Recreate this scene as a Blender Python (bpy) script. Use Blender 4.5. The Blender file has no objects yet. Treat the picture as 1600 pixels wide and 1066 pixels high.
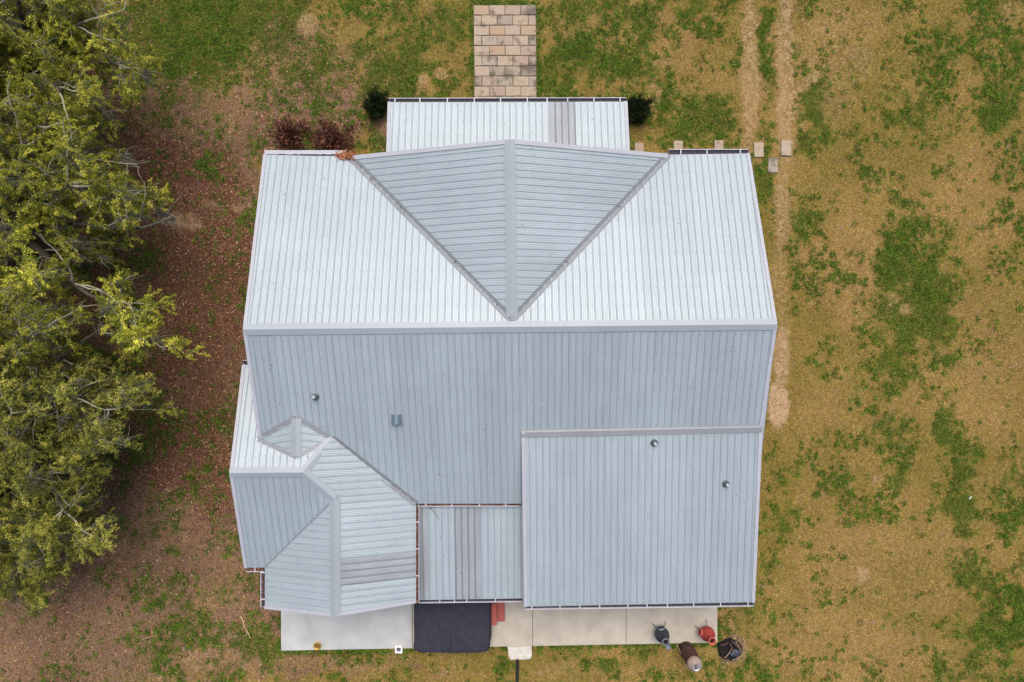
import bpy, bmesh, math, random
import numpy as np
from mathutils import Vector, Matrix

random.seed(7)
RNG = np.random.default_rng(11)
scene = bpy.context.scene
col = scene.collection

# ------------------------------------------------------------------ camera, sky, sun, exposure
CAM_H = 26.65
cam_d = bpy.data.cameras.new('camera')
cam_d.sensor_width = 36.0
cam_d.lens = 24.0
cam_d.clip_end = 3000.0
cam = bpy.data.objects.new('camera', cam_d)
cam.location = (0, 0, CAM_H)
cam.rotation_euler = (0, 0, 0)
col.objects.link(cam)
scene.camera = cam

SUN_EL = math.radians(66)
SUN_AZ = math.radians(4)          # from the top of the picture (+y) towards the right (+x)
world = bpy.data.worlds.new('World')
scene.world = world
world.use_nodes = True
wn = world.node_tree
wn.nodes.clear()
w_out = wn.nodes.new('ShaderNodeOutputWorld')
w_bg = wn.nodes.new('ShaderNodeBackground')
w_sky = wn.nodes.new('ShaderNodeTexSky')
w_sky.sky_type = 'NISHITA'
w_sky.sun_disc = False
w_sky.sun_elevation = SUN_EL
w_sky.sun_rotation = SUN_AZ
w_sky.air_density = 1.0
w_sky.dust_density = 5.0
w_sky.ozone_density = 1.0
w_bg.inputs['Strength'].default_value = 0.12
wn.links.new(w_sky.outputs['Color'], w_bg.inputs['Color'])
wn.links.new(w_bg.outputs['Background'], w_out.inputs['Surface'])

sun_d = bpy.data.lights.new('sun', 'SUN')
sun_d.energy = 1.5
sun_d.angle = math.radians(40)
sun_d.color = (1.0, 0.925, 0.865)
sun = bpy.data.objects.new('sun', sun_d)
sdir = Vector((math.sin(SUN_AZ) * math.cos(SUN_EL), math.cos(SUN_AZ) * math.cos(SUN_EL), math.sin(SUN_EL)))
sun.rotation_euler = (-sdir).to_track_quat('-Z', 'Y').to_euler()
sun.location = sdir * 60
col.objects.link(sun)

scene.view_settings.view_transform = 'Standard'
scene.view_settings.look = 'None'
scene.view_settings.gamma = 1.0
scene.view_settings.use_curve_mapping = False
scene.view_settings.exposure = 0.62

# ------------------------------------------------------------------ helpers
F = 1600 * 24.0 / 36.0
def px(u, v, z=0.0):
    k = (CAM_H - z) / F
    return Vector(((u - 800) * k, -(v - 533) * k, z))

def plane3(a, b, c):
    n = (b - a).cross(c - a).normalized()
    if n.z < 0: n = -n
    return n, n.dot(a)

def hit(u, v, pl, lift=0.0):
    n, d = pl
    o = Vector((0, 0, CAM_H))
    r = px(u, v, 0) - o
    return o + r * ((d + lift - n.dot(o)) / n.dot(r))

def s2l(c):
    def f(x):
        x /= 255.0
        return x / 12.92 if x <= 0.04045 else ((x + 0.055) / 1.055) ** 2.4
    return tuple(f(x) for x in c) + (1.0,)

def tag(o, label=None, cat=None, group=None, kind=None):
    if label: o['label'] = label
    if cat: o['category'] = cat
    if group: o['group'] = group
    if kind: o['kind'] = kind
    return o

def empty(name, loc=(0, 0, 0), parent=None):
    o = bpy.data.objects.new(name, None)
    o.location = loc
    o.empty_display_size = 0.3
    col.objects.link(o)
    if parent: o.parent = parent
    return o

def mesh_obj(name, me, mats, parent=None, loc=None, smooth=False):
    o = bpy.data.objects.new(name, me)
    for m in (mats if isinstance(mats, (list, tuple)) else [mats]):
        me.materials.append(m)
    if smooth:
        me.polygons.foreach_set('use_smooth', [True] * len(me.polygons))
    col.objects.link(o)
    if parent:
        o.parent = parent
        if loc is None: o.location = -Vector(parent.matrix_world.translation) if False else (0, 0, 0)
    if loc is not None: o.location = loc
    return o

def bm_obj(name, bm, mats, parent=None, loc=None, smooth=False):
    bmesh.ops.recalc_face_normals(bm, faces=bm.faces[:])
    me = bpy.data.meshes.new(name)
    bm.to_mesh(me); bm.free()
    return mesh_obj(name, me, mats, parent, loc, smooth)

def np_mesh(name, verts, faces):
    """verts (N,3), faces (M,k) all of one size"""
    verts = np.asarray(verts, dtype=np.float32); faces = np.asarray(faces, dtype=np.int32)
    me = bpy.data.meshes.new(name)
    me.vertices.add(len(verts)); me.vertices.foreach_set('co', verts.ravel())
    k = faces.shape[1]
    me.loops.add(faces.size); me.loops.foreach_set('vertex_index', faces.ravel())
    me.polygons.add(len(faces))
    me.polygons.foreach_set('loop_start', np.arange(0, faces.size, k, dtype=np.int32))
    me.update(calc_edges=True)
    return me

def add_attr(me, name, cols):
    a = me.color_attributes.new(name, 'FLOAT_COLOR', 'POINT')
    c = np.ones((len(me.vertices), 4), dtype=np.float32)
    c[:, :cols.shape[1]] = cols
    a.data.foreach_set('color', c.ravel())

def add_box(bm, lo, hi, bevel=0.0, mi=0):
    r = bmesh.ops.create_cube(bm, size=1.0)
    vs = r['verts']
    for v in vs:
        v.co = Vector([lo[i] + (v.co[i] + 0.5) * (hi[i] - lo[i]) for i in range(3)])
    if bevel:
        es = list({e for v in vs for e in v.link_edges})
        bmesh.ops.bevel(bm, geom=es, offset=bevel, segments=2, affect='EDGES', profile=0.5)

def add_lathe(bm, prof, seg=28, c=(0, 0, 0), mi=0):
    rings = []
    for r, z in prof:
        rings.append([bm.verts.new((c[0] + r * math.cos(2 * math.pi * k / seg), c[1] + r * math.sin(2 * math.pi * k / seg), c[2] + z)) for k in range(seg)])
    for a, b in zip(rings, rings[1:]):
        for k in range(seg):
            f = bm.faces.new((a[k], a[(k + 1) % seg], b[(k + 1) % seg], b[k])); f.material_index = mi
    return rings

def add_tube(bm, pts, rad, seg=8, cap=True, mi=0):
    pts = [Vector(p) for p in pts]
    rr = rad if isinstance(rad, (list, tuple)) else [rad] * len(pts)
    rings = []
    up = Vector((0.13, 0.21, 0.97))
    for i, p in enumerate(pts):
        t = (pts[min(i + 1, len(pts) - 1)] - pts[max(i - 1, 0)]).normalized()
        a = t.cross(up)
        if a.length < 1e-3: a = t.cross(Vector((1, 0, 0)))
        a.normalize(); b = t.cross(a)
        rings.append([bm.verts.new(p + (a * math.cos(2 * math.pi * k / seg) + b * math.sin(2 * math.pi * k / seg)) * rr[i]) for k in range(seg)])
    for a, b in zip(rings, rings[1:]):
        for k in range(seg):
            f = bm.faces.new((a[k], a[(k + 1) % seg], b[(k + 1) % seg], b[k])); f.material_index = mi
    if cap:
        bm.faces.new(rings[0]); bm.faces.new(rings[-1])

# ------------------------------------------------------------------ materials
def mat(name):
    m = bpy.data.materials.new(name)
    m.use_nodes = True
    nt = m.node_tree
    b = nt.nodes['Principled BSDF']
    return m, nt, b

def simple(name, rgb, rough=0.7, metal=0.0, var=0.18, scale=6.0, bump=0.0, bscale=40.0, spec=0.4):
    m, nt, b = mat(name)
    c = s2l(rgb)
    tc = nt.nodes.new('ShaderNodeTexCoord')
    no = nt.nodes.new('ShaderNodeTexNoise'); no.inputs['Scale'].default_value = scale; no.inputs['Detail'].default_value = 6
    nt.links.new(tc.outputs['Object'], no.inputs['Vector'])
    mx = nt.nodes.new('ShaderNodeMix'); mx.data_type = 'RGBA'
    mx.inputs[6].default_value = tuple(x * (1 - var) for x in c[:3]) + (1,)
    mx.inputs[7].default_value = tuple(min(1, x * (1 + var)) for x in c[:3]) + (1,)
    mr = nt.nodes.new('ShaderNodeMapRange'); mr.inputs[1].default_value = .3; mr.inputs[2].default_value = .7
    nt.links.new(no.outputs['Fac'], mr.inputs[0]); nt.links.new(mr.outputs[0], mx.inputs[0])
    nt.links.new(mx.outputs[2], b.inputs['Base Color'])
    b.inputs['Roughness'].default_value = rough
    b.inputs['Metallic'].default_value = metal
    b.inputs['Specular IOR Level'].default_value = spec
    if bump:
        n2 = nt.nodes.new('ShaderNodeTexNoise'); n2.inputs['Scale'].default_value = bscale; n2.inputs['Detail'].default_value = 5
        nt.links.new(tc.outputs['Object'], n2.inputs['Vector'])
        bp = nt.nodes.new('ShaderNodeBump'); bp.inputs['Strength'].default_value = bump; bp.inputs['Distance'].default_value = .02
        nt.links.new(n2.outputs['Fac'], bp.inputs['Height']); nt.links.new(bp.outputs[0], b.inputs['Normal'])
    return m

def metal_roof(name, rgb, rough=0.5, metal=0.2, streak=0.10):
    """galvalume sheet: faint blotchy spangle, streaks, per-sheet tone"""
    m, nt, b = mat(name)
    L = nt.links.new
    tc = nt.nodes.new('ShaderNodeTexCoord')
    oi = nt.nodes.new('ShaderNodeObjectInfo')
    n1 = nt.nodes.new('ShaderNodeTexNoise'); n1.inputs['Scale'].default_value = 1.3; n1.inputs['Detail'].default_value = 5
    n2 = nt.nodes.new('ShaderNodeTexNoise'); n2.inputs['Scale'].default_value = 28; n2.inputs['Detail'].default_value = 3
    L(tc.outputs['Object'], n1.inputs['Vector']); L(tc.outputs['Object'], n2.inputs['Vector'])
    uv = nt.nodes.new('ShaderNodeUVMap'); uv.uv_map = 'sheet'
    mp = nt.nodes.new('ShaderNodeMapping'); mp.inputs['Scale'].default_value = (7.0, .45, 1)
    L(uv.outputs[0], mp.inputs[0])
    n4 = nt.nodes.new('ShaderNodeTexNoise'); n4.inputs['Scale'].default_value = 1.0; n4.inputs['Detail'].default_value = 6; n4.inputs['Roughness'].default_value = .65
    L(mp.outputs[0], n4.inputs['Vector'])
    n5 = nt.nodes.new('ShaderNodeTexNoise'); n5.inputs['Scale'].default_value = .35; n5.inputs['Detail'].default_value = 4
    L(tc.outputs['Object'], n5.inputs['Vector'])
    a = nt.nodes.new('ShaderNodeMath'); a.operation = 'MULTIPLY_ADD'; a.inputs[1].default_value = streak * 1.2; a.inputs[2].default_value = 1 - streak * 0.6
    L(n1.outputs['Fac'], a.inputs[0])
    a2 = nt.nodes.new('ShaderNodeMath'); a2.operation = 'MULTIPLY_ADD'; a2.inputs[1].default_value = 0.12; a2.inputs[2].default_value = -0.06
    L(n2.outputs['Fac'], a2.inputs[0])
    a3 = nt.nodes.new('ShaderNodeMath'); a3.operation = 'MULTIPLY_ADD'; a3.inputs[1].default_value = 0.07; a3.inputs[2].default_value = -0.035
    L(oi.outputs['Random'], a3.inputs[0])
    s1 = nt.nodes.new('ShaderNodeMath'); L(a.outputs[0], s1.inputs[0]); L(a2.outputs[0], s1.inputs[1])
    s3 = nt.nodes.new('ShaderNodeMath'); L(s1.outputs[0], s3.inputs[0]); L(a3.outputs[0], s3.inputs[1])
    a4 = nt.nodes.new('ShaderNodeMath'); a4.operation = 'MULTIPLY_ADD'; a4.inputs[1].default_value = streak * 3.0; a4.inputs[2].default_value = -streak * 1.5
    L(n4.outputs['Fac'], a4.inputs[0])
    a5 = nt.nodes.new('ShaderNodeMath'); a5.operation = 'MULTIPLY_ADD'; a5.inputs[1].default_value = .22; a5.inputs[2].default_value = -.11
    L(n5.outputs['Fac'], a5.inputs[0])
    s4 = nt.nodes.new('ShaderNodeMath'); L(a4.outputs[0], s4.inputs[0]); L(a5.outputs[0], s4.inputs[1])
    s2 = nt.nodes.new('ShaderNodeMath'); L(s3.outputs[0], s2.inputs[0]); L(s4.outputs[0], s2.inputs[1])
    rr = nt.nodes.new('ShaderNodeMath'); rr.operation = 'MULTIPLY_ADD'; rr.inputs[1].default_value = .22; rr.inputs[2].default_value = rough - .11
    L(n4.outputs['Fac'], rr.inputs[0]); L(rr.outputs[0], b.inputs['Roughness'])
    vm = nt.nodes.new('ShaderNodeVectorMath'); vm.operation = 'SCALE'; vm.inputs[0].default_value = s2l(rgb)[:3]
    L(s2.outputs[0], vm.inputs['Scale'])
    L(vm.outputs[0], b.inputs['Base Color'])
    b.inputs['Roughness'].default_value = rough
    b.inputs['Metallic'].default_value = metal
    bp = nt.nodes.new('ShaderNodeBump'); bp.inputs['Strength'].default_value = .12; bp.inputs['Distance'].default_value = .01
    L(n1.outputs['Fac'], bp.inputs['Height']); L(bp.outputs[0], b.inputs['Normal'])
    return m

def vcol_mat(name, rough=0.8, transl=0.0, spec=0.2):
    m, nt, b = mat(name)
    at = nt.nodes.new('ShaderNodeAttribute'); at.attribute_name = 'tint'
    nt.links.new(at.outputs['Color'], b.inputs['Base Color'])
    b.inputs['Roughness'].default_value = rough
    b.inputs['Specular IOR Level'].default_value = spec
    if transl:
        tr = nt.nodes.new('ShaderNodeBsdfTranslucent')
        nt.links.new(at.outputs['Color'], tr.inputs['Color'])
        mx = nt.nodes.new('ShaderNodeMixShader'); mx.inputs[0].default_value = transl
        out = nt.nodes['Material Output']
        nt.links.new(b.outputs[0], mx.inputs[1]); nt.links.new(tr.outputs[0], mx.inputs[2]); nt.links.new(mx.outputs[0], out.inputs['Surface'])
    return m

M = {}
M['panel'] = metal_roof('galvalume', (155, 166, 170), rough=.46, metal=.26, streak=.11)
M['panel_old'] = metal_roof('galvalume_weathered', (138, 144, 148), rough=.55, metal=.15, streak=.22)
M['rib'] = metal_roof('galvalume_rib_grime_shade', (143, 155, 160), rough=.52, metal=.2)  # grime, with the rib sides' darker reflection put into the colour
M['rib_old'] = metal_roof('galvalume_rib_grime_shade_weathered', (116, 121, 125), rough=.6, metal=.15)  # older sheets: rib grime and painted dark reflection together
M['cap'] = metal_roof('trim_metal', (144, 152, 157), rough=.5, metal=.15)
M['valley'] = metal_roof('valley_metal', (124, 128, 132), rough=.55, metal=.2, streak=.25)
M['trim'] = simple('painted_trim', (158, 161, 168), .5, var=.06)
M['gutter'] = simple('gutter_white', (180, 180, 188), .45, var=.06)
M['gutter_in'] = simple('gutter_sludge_shade', (42, 38, 46), .7, var=.3, scale=9)  # debris colour, darkened to carry the shadow inside the gutter too
M['leaf_rust'] = vcol_mat('dead_leaf')
M['screw'] = simple('screw', (128, 134, 138), .5, metal=.4)
M['deck'] = simple('roof_edge', (186, 186, 190), .6, var=.08)
M['wall'] = simple('wall_siding', (196, 190, 178), .8, var=.06, bump=.2)
M['post'] = simple('post_paint', (214, 212, 206), .6)
M['lead'] = simple('lead_boot', (112, 118, 124), .4, metal=.7)
M['steel'] = simple('steel_bright', (190, 194, 198), .3, metal=.8)
M['vent'] = metal_roof('vent_metal', (120, 138, 146), rough=.35, metal=.6)
M['dark'] = simple('dark_hole', (14, 13, 13), .9)

# ------------------------------------------------------------------ ground masks (what grows where)
class Noise2:
    def __init__(s, seed, n=256):
        s.n = n; s.t = np.random.default_rng(seed).random((n, n)).astype(np.float32)
    def v(s, x, y):
        xi = np.floor(x).astype(int); yi = np.floor(y).astype(int)
        fx = x - xi; fy = y - yi
        fx = fx * fx * (3 - 2 * fx); fy = fy * fy * (3 - 2 * fy)
        n = s.n; t = s.t
        a = t[xi % n, yi % n]; b = t[(xi + 1) % n, yi % n]; c = t[xi % n, (yi + 1) % n]; d = t[(xi + 1) % n, (yi + 1) % n]
        return (a * (1 - fx) + b * fx) * (1 - fy) + (c * (1 - fx) + d * fx) * fy
    def fbm(s, x, y, f, o=4, g=.5):
        r = 0; a = 1; w = 0
        for i in range(o):
            r = r + a * s.v(x * f + 17.3 * i, y * f + 5.1 * i); w += a; a *= g; f *= 2.03
        return r / w
N1, N2, N3, N4 = Noise2(1), Noise2(2), Noise2(3), Noise2(4)

# patches: (u, v, half width, half height, strength) in photograph pixels on the ground
GREEN = [(300, 50, 130, 70, 1.0), (400, 20, 90, 40, .8), (250, 130, 60, 50, .5), (560, 40, 90, 45, .35), (660, 60, 70, 60, .5), (655, 125, 55, 30, .9), (690, 30, 50, 30, .5), (480, 160, 60, 30, .25),
         (560, 150, 40, 30, .3), (510, 165, 18, 12, .6), (720, 100, 22, 60, .4), (570, 205, 35, 30, .5), (600, 230, 30, 25, .4), (420, 90, 50, 40, .3), (850, 120, 30, 60, .6), (960, 15, 90, 22, .75), (1060, 10, 60, 20, .5),
         (910, 105, 35, 25, .5), (1105, 185, 45, 40, .85), (1130, 130, 25, 30, .35), (1010, 205, 50, 25, .55), (1075, 205, 40, 25, .6), (1197, 80, 14, 65, .9), (1198, 215, 14, 40, .35),
         (1195, 300, 16, 40, .9), (1195, 250, 16, 30, .5), (1265, 160, 22, 36, .95), (1280, 200, 26, 40, .5), (1255, 225, 20, 18, .7), (1420, 170, 50, 60, .4), (1360, 200, 40, 30, .4), (1440, 60, 60, 60, .25),
         (1550, 30, 60, 40, .5), (1570, 90, 40, 60, .5), (1565, 170, 34, 30, .8), (1490, 40, 30, 30, .3), (1470, 260, 60, 20, .35), (1420, 310, 30, 16, .7), (1260, 330, 24, 50, .5), (1320, 360, 20, 40, .25),
         (1440, 370, 40, 30, .75), (1400, 420, 40, 40, .85), (1460, 460, 45, 60, 1.0), (1395, 500, 50, 40, .75), (1450, 500, 55, 45, .9), (1500, 430, 22, 30, .5), (1400, 560, 50, 45, .75), (1440, 590, 60, 40, .35), (1350, 480, 20, 25, .4),
         (1290, 570, 30, 40, .3), (1265, 560, 14, 16, .5), (1240, 485, 16, 16, .4), (1395, 610, 30, 12, .7), (1460, 615, 22, 20, .7), (1368, 635, 14, 12, .8), (1395, 660, 28, 26, .75), (1370, 675, 24, 16, .6), (1420, 700, 30, 24, .5), (1415, 750, 16, 24, .85),
         (1485, 665, 24, 30, .8), (1510, 700, 30, 16, .7), (1290, 695, 20, 12, .6), (1265, 715, 60, 40, .25), (1500, 745, 22, 26, .95), (1500, 790, 34, 24, 1.0), (1505, 830, 22, 24, .9), (1465, 800, 14, 12, .6), (1570, 790, 40, 40, .45),
         (1360, 785, 14, 16, .4), (1395, 805, 18, 16, .45), (1515, 900, 24, 30, .7), (1540, 930, 40, 20, .5), (1590, 915, 24, 24, .9), (1560, 980, 40, 24, .85), (1525, 1030, 40, 26, .85), (1480, 1020, 40, 20, .5), (1560, 1050, 50, 20, .5), (1470, 1050, 40, 20, .45), (1590, 1050, 24, 26, .6),
         (1500, 980, 30, 20, .5), (1210, 720, 18, 40, .55), (1220, 800, 26, 60, .45), (1200, 880, 24, 40, .35), (1180, 960, 20, 30, .35), (1220, 960, 30, 30, .25), (1060, 1050, 60, 14, .3), (920, 1048, 10, 16, .9), (945, 1040, 14, 14, .7),
         (1000, 1015, 24, 10, .5), (890, 1018, 40, 8, .5), (780, 1030, 16, 14, .6), (770, 1050, 14, 10, .6), (660, 1035, 20, 10, .3), (700, 1040, 30, 10, .3), (540, 1025, 40, 10, .35),
         (400, 1005, 18, 26, 1.0), (378, 1000, 14, 14, .6), (370, 980, 30, 16, .6), (360, 930, 14, 30, .65), (375, 905, 30, 12, .4), (425, 1030, 14, 12, .75), (420, 895, 25, 16, .4), (285, 968, 20, 12, .75), (240, 1015, 24, 14, .75), (258, 1045, 14, 14, .8), (200, 980, 12, 18, .35), (275, 900, 14, 26, .6), (290, 935, 20, 14, .6), (222, 908, 26, 12, .6), (175, 912, 14, 10, .7),
         (325, 918, 12, 10, .6), (320, 960, 12, 18, .5), (330, 1000, 20, 12, .6), (270, 860, 14, 12, .5), (210, 860, 20, 10, .4), (320, 730, 30, 50, .4), (300, 640, 30, 50, .3), (340, 690, 30, 30, .35), (370, 770, 20, 60, .3), (350, 850, 40, 40, .3), (395, 350, 14, 30, .4), (340, 300, 16, 14, .4), (330, 255, 20, 14, .6), (300, 200, 60, 50, .3),
         (100, 1045, 30, 10, .3), (64, 998, 12, 8, .4), (140, 890, 40, 20, .25)]
LITTER = [(330, 560, 80, 300, .8), (310, 420, 110, 200, 1.0), (270, 620, 100, 180, .95), (200, 260, 140, 80, .8), (290, 300, 90, 70, .85), (330, 180, 110, 70, .55), (450, 110, 130, 60, .35), (480, 180, 90, 60, .55), (420, 215, 60, 40, .6), (230, 800, 120, 100, .62), (150, 900, 220, 90, .62), (120, 1010, 220, 90, .56), (290, 850, 110, 80, .55),
          (300, 950, 130, 110, .46), (90, 500, 200, 500, .8), (330, 760, 60, 160, .6), (430, 950, 60, 60, .5), (500, 1045, 200, 18, .35), (620, 20, 60, 20, .2), (470, 60, 60, 30, .3), (1220, 700, 30, 40, .2), (620, 200, 30, 60, .4)]
SAND = [(1172, 110, 15, 130, .5), (1228, 120, 15, 180, .5), (1222, 330, 13, 60, .5), (1220, 430, 12, 90, .4), (1222, 560, 13, 60, .6), (1216, 635, 18, 36, .9), (1290, 110, 60, 110, .3), (1345, 100, 26, 30, .35), (1270, 120, 14, 12, .5),
        (480, 35, 18, 18, .5), (290, 345, 30, 14, .5), (380, 320, 20, 14, .42), (330, 315, 20, 10, .42), (597, 195, 10, 20, .5), (1020, 150, 16, 30, .35), (660, 128, 12, 16, .5), (560, 1045, 60, 14, .3), (860, 1045, 40, 14, .3), (1350, 900, 12, 12, .5), (1580, 20, 20, 30, .3), (1140, 1012, 28, 22, .5), (690, 120, 10, 12, .5), (130, 1000, 120, 60, .25), (330, 1030, 80, 26, .3), (1393, 475, 16, 12, .48), (1415, 490, 10, 8, .4)]
STRAW = [(1300, 60, 90, 60, .4), (1330, 430, 40, 90, .5), (1290, 420, 60, 60, .4), (1530, 560, 80, 120, .35), (1530, 300, 80, 80, .35), (1350, 900, 120, 100, .4), (1320, 1010, 140, 60, .5), (1080, 960, 60, 60, .0), (1130, 975, 22, 30, .5), (1500, 870, 50, 30, .4), (1172, 110, 20, 140, .5), (1228, 120, 20, 180, .5), (1000, 60, 120, 60, .35), (930, 1050, 200, 16, .3), (380, 1040, 60, 26, .5), (1460, 930, 40, 26, .5), (1300, 700, 60, 120, .3)]

def sstep(a, b, v):
    t = np.clip((v - a) / (b - a), 0, 1); return t * t * (3 - 2 * t)
def blobs(lst, U, V):
    r = np.zeros_like(U)
    for (u, v, a, b, s) in lst:
        d = ((U - u) / a) ** 2 + ((V - v) / b) ** 2
        r = np.maximum(r, s * np.clip(1.35 - .75 * d, 0, 1))
    return r

def masks(x, y):
    """green, litter, sand, straw for points of the ground"""
    k = F / CAM_H
    wx = (N1.fbm(x, y, .7, 3) - .5) * 44 + (N3.fbm(x, y, 3.1, 2) - .5) * 22
    wy = (N2.fbm(x, y, .7, 3) - .5) * 44 + (N4.fbm(x, y, 3.1, 2) - .5) * 22
    U = 800 + x * k; V = 533 - y * k
    Uw = U + wx; Vw = V + wy
    g = blobs(GREEN, Uw, Vw)
    li = blobs(LITTER, Uw, Vw)
    sa = blobs(SAND, U + wx * .2, V + wy * .5)
    st = blobs(STRAW, Uw, Vw)
    # general scatter of green: more at the top of the frame and on the right
    top = np.clip((260 - V) / 160, 0, 1) * np.clip((1160 - U) / 60, 0, 1) * np.clip((U - 180) / 80, 0, 1)
    n = N1.fbm(x, y, .45, 5, .6)
    gen = .10 + .34 * top
    far = np.clip((np.hypot(x / 20, y / 13.5) - 1.0) * 4, 0, 1)
    gen = gen + .06 * far
    g = np.maximum(g, np.clip((n - .52 + gen * .6) * 3.0, 0, 1) * (.30 + .45 * top + .25 * far))
    g = g * (1 - .8 * np.clip(sa * 1.3, 0, 1)) * (1 - .45 * np.clip(li - .6, 0, 1))
    li = np.clip(li + (n - .5) * .6 * (li > .03), 0, 1)
    rag = N4.fbm(x, y, 1.5, 5, .68)
    g = sstep(.05, 1.05, g + (rag - .5) * 2.3 * np.clip(g * 2.5, 0, 1) * np.clip(1.25 - g * .55, .4, 1))
    return g, li, sa, st

def ground_axis(lim, step, far):
    a = list(np.arange(-lim, lim + 1e-6, step))
    d = step * 2; q = lim
    while q < far:
        q += d; d *= 1.5
        a.append(q); a.insert(0, -q)
    return np.array(a)
gx = ground_axis(21.5, .14, 1500); gy = ground_axis(15.0, .14, 1500)
GX, GY = np.meshgrid(gx, gy, indexing='ij')
xf, yf = GX.ravel(), GY.ravel()
inr = (np.abs(xf) < 22) & (np.abs(yf) < 15.5)
zf = np.where(inr, (N2.fbm(xf, yf, .5, 3) - .5) * .05 + (N3.fbm(xf, yf, 3.0, 2) - .5) * .025, 0.0) - .02
nx_, ny_ = len(gx), len(gy)
idx = np.arange(nx_ * ny_).reshape(nx_, ny_)
fq = np.stack([idx[:-1, :-1].ravel(), idx[1:, :-1].ravel(), idx[1:, 1:].ravel(), idx[:-1, 1:].ravel()], 1)
me = np_mesh('ground', np.stack([xf, yf, zf], 1), fq)
g_, l_, s_, t_ = masks(xf, yf)
add_attr(me, 'cover', np.stack([g_, l_, s_, t_], 1))

def ground_material():
    m, nt, b = mat('ground_cover')
    L = nt.links.new
    at = nt.nodes.new('ShaderNodeAttribute'); at.attribute_name = 'cover'
    sp = nt.nodes.new('ShaderNodeSeparateColor'); L(at.outputs['Color'], sp.inputs[0])
    tc = nt.nodes.new('ShaderNodeTexCoord')
    def noise(scale, detail=6, rough=.6, off=0.0):
        n = nt.nodes.new('ShaderNodeTexNoise'); n.inputs['Scale'].default_value = scale; n.inputs['Detail'].default_value = detail; n.inputs['Roughness'].default_value = rough
        mp = nt.nodes.new('ShaderNodeMapping'); mp.inputs['Location'].default_value = (off, off * 1.7, 0)
        L(tc.outputs['Object'], mp.inputs[0]); L(mp.outputs[0], n.inputs['Vector'])
        return n.outputs['Fac']
    def ramp(inp, stops):
        r = nt.nodes.new('ShaderNodeValToRGB')
        while len(r.color_ramp.elements) < len(stops): r.color_ramp.elements.new(.5)
        for e, (p, c) in zip(r.color_ramp.elements, stops):
            e.position = p; e.color = s2l(c) if len(c) == 3 else c
        L(inp, r.inputs[0]); return r.outputs[0]
    def math_(op, a, b_=None, c=None):
        n = nt.nodes.new('ShaderNodeMath'); n.operation = op
        for i, q in enumerate((a, b_, c)):
            if q is None: continue
            if isinstance(q, (int, float)): n.inputs[i].default_value = q
            else: L(q, n.inputs[i])
        return n.outputs[0]
    def mix(f, a, c):
        n = nt.nodes.new('ShaderNodeMix'); n.data_type = 'RGBA'
        L(f, n.inputs[0]); L(a, n.inputs[6]); L(c, n.inputs[7]); return n.outputs[2]
    def sel(mask, nz, amp, lo, hi):
        v = math_('MULTIPLY_ADD', math_('SUBTRACT', nz, .5), amp, mask)
        r = nt.nodes.new('ShaderNodeMapRange'); r.interpolation_type = 'SMOOTHSTEP'
        r.inputs[1].default_value = lo; r.inputs[2].default_value = hi; L(v, r.inputs[0]); return r.outputs[0]
    fine = noise(22, 5, .7); fine2 = noise(46, 3, .7, 7.3); mid = noise(5, 6, .65, 3.1); mid2 = noise(2.0, 7, .65, 11.0)
    tan = ramp(fine, [(.28, (86, 68, 42)), (.45, (136, 110, 68)), (.6, (164, 134, 86)), (.78, (192, 162, 108))])
    olive = ramp(fine, [(.28, (72, 62, 30)), (.5, (122, 106, 50)), (.72, (160, 142, 74))])
    base = mix(sel(at.outputs['Alpha'], mid, 2.2, .1, .9), olive, tan)
    soil = ramp(fine2, [(.3, (96, 78, 64)), (.5, (136, 114, 96)), (.7, (168, 146, 124))])
    base = mix(sel(mid2, mid, .8, .62, .78), base, soil)
    lit = ramp(fine, [(.28, (44, 30, 24)), (.42, (76, 50, 40)), (.56, (102, 70, 56)), (.68, (120, 92, 72)), (.8, (160, 132, 106))])
    rose = ramp(fine, [(.28, (72, 56, 44)), (.45, (108, 86, 70)), (.6, (132, 106, 88)), (.76, (164, 136, 114))])
    base = mix(sel(sp.outputs[1], mid, .9, .12, .5), base, rose)
    base = mix(sel(sp.outputs[1], mid, .9, .5, .9), base, lit)
    sand = ramp(fine2, [(.3, (134, 110, 82)), (.5, (172, 146, 112)), (.7, (198, 174, 142))])
    base = mix(sel(sp.outputs[2], mid, 1.0, .15, .85), base, sand)
    grn = ramp(fine, [(.28, (36, 42, 14)), (.45, (60, 72, 22)), (.6, (84, 96, 32)), (.76, (116, 122, 50))])
    base = mix(sel(sp.outputs[0], mid, 1.2, .3, 1.05), base, grn)
    L(base, b.inputs['Base Color'])
    b.inputs['Roughness'].default_value = .95
    b.inputs['Specular IOR Level'].default_value = .1
    bp = nt.nodes.new('ShaderNodeBump'); bp.inputs['Strength'].default_value = .8; bp.inputs['Distance'].default_value = .05
    L(fine, bp.inputs['Height']); L(bp.outputs[0], b.inputs['Normal'])
    return m
M['ground'] = ground_material()
ground = mesh_obj('ground', me, M['ground'], smooth=True)
tag(ground, 'patchy lawn of dry tan grass, green clumps and brown leaf litter', 'ground', kind='structure')

# ------------------------------------------------------------------ house
house = empty('house')
tag(house, 'large house with ribbed silver metal roofs, cross gable and white gutters', 'house')
EZ = 3.05
TH = math.radians(.55)
E_DIR = Vector((math.cos(TH), math.sin(TH), 0))

def clip(poly, u, keep_gt):
    out = []
    for i in range(len(poly)):
        a, b = poly[i], poly[(i + 1) % len(poly)]
        ia = (a[0] >= u) if keep_gt else (a[0] <= u)
        ib = (b[0] >= u) if keep_gt else (b[0] <= u)
        if ia: out.append(a)
        if ia != ib:
            t = (u - a[0]) / (b[0] - a[0]); out.append((u, a[1] + t * (b[1] - a[1])))
    return out

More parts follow.
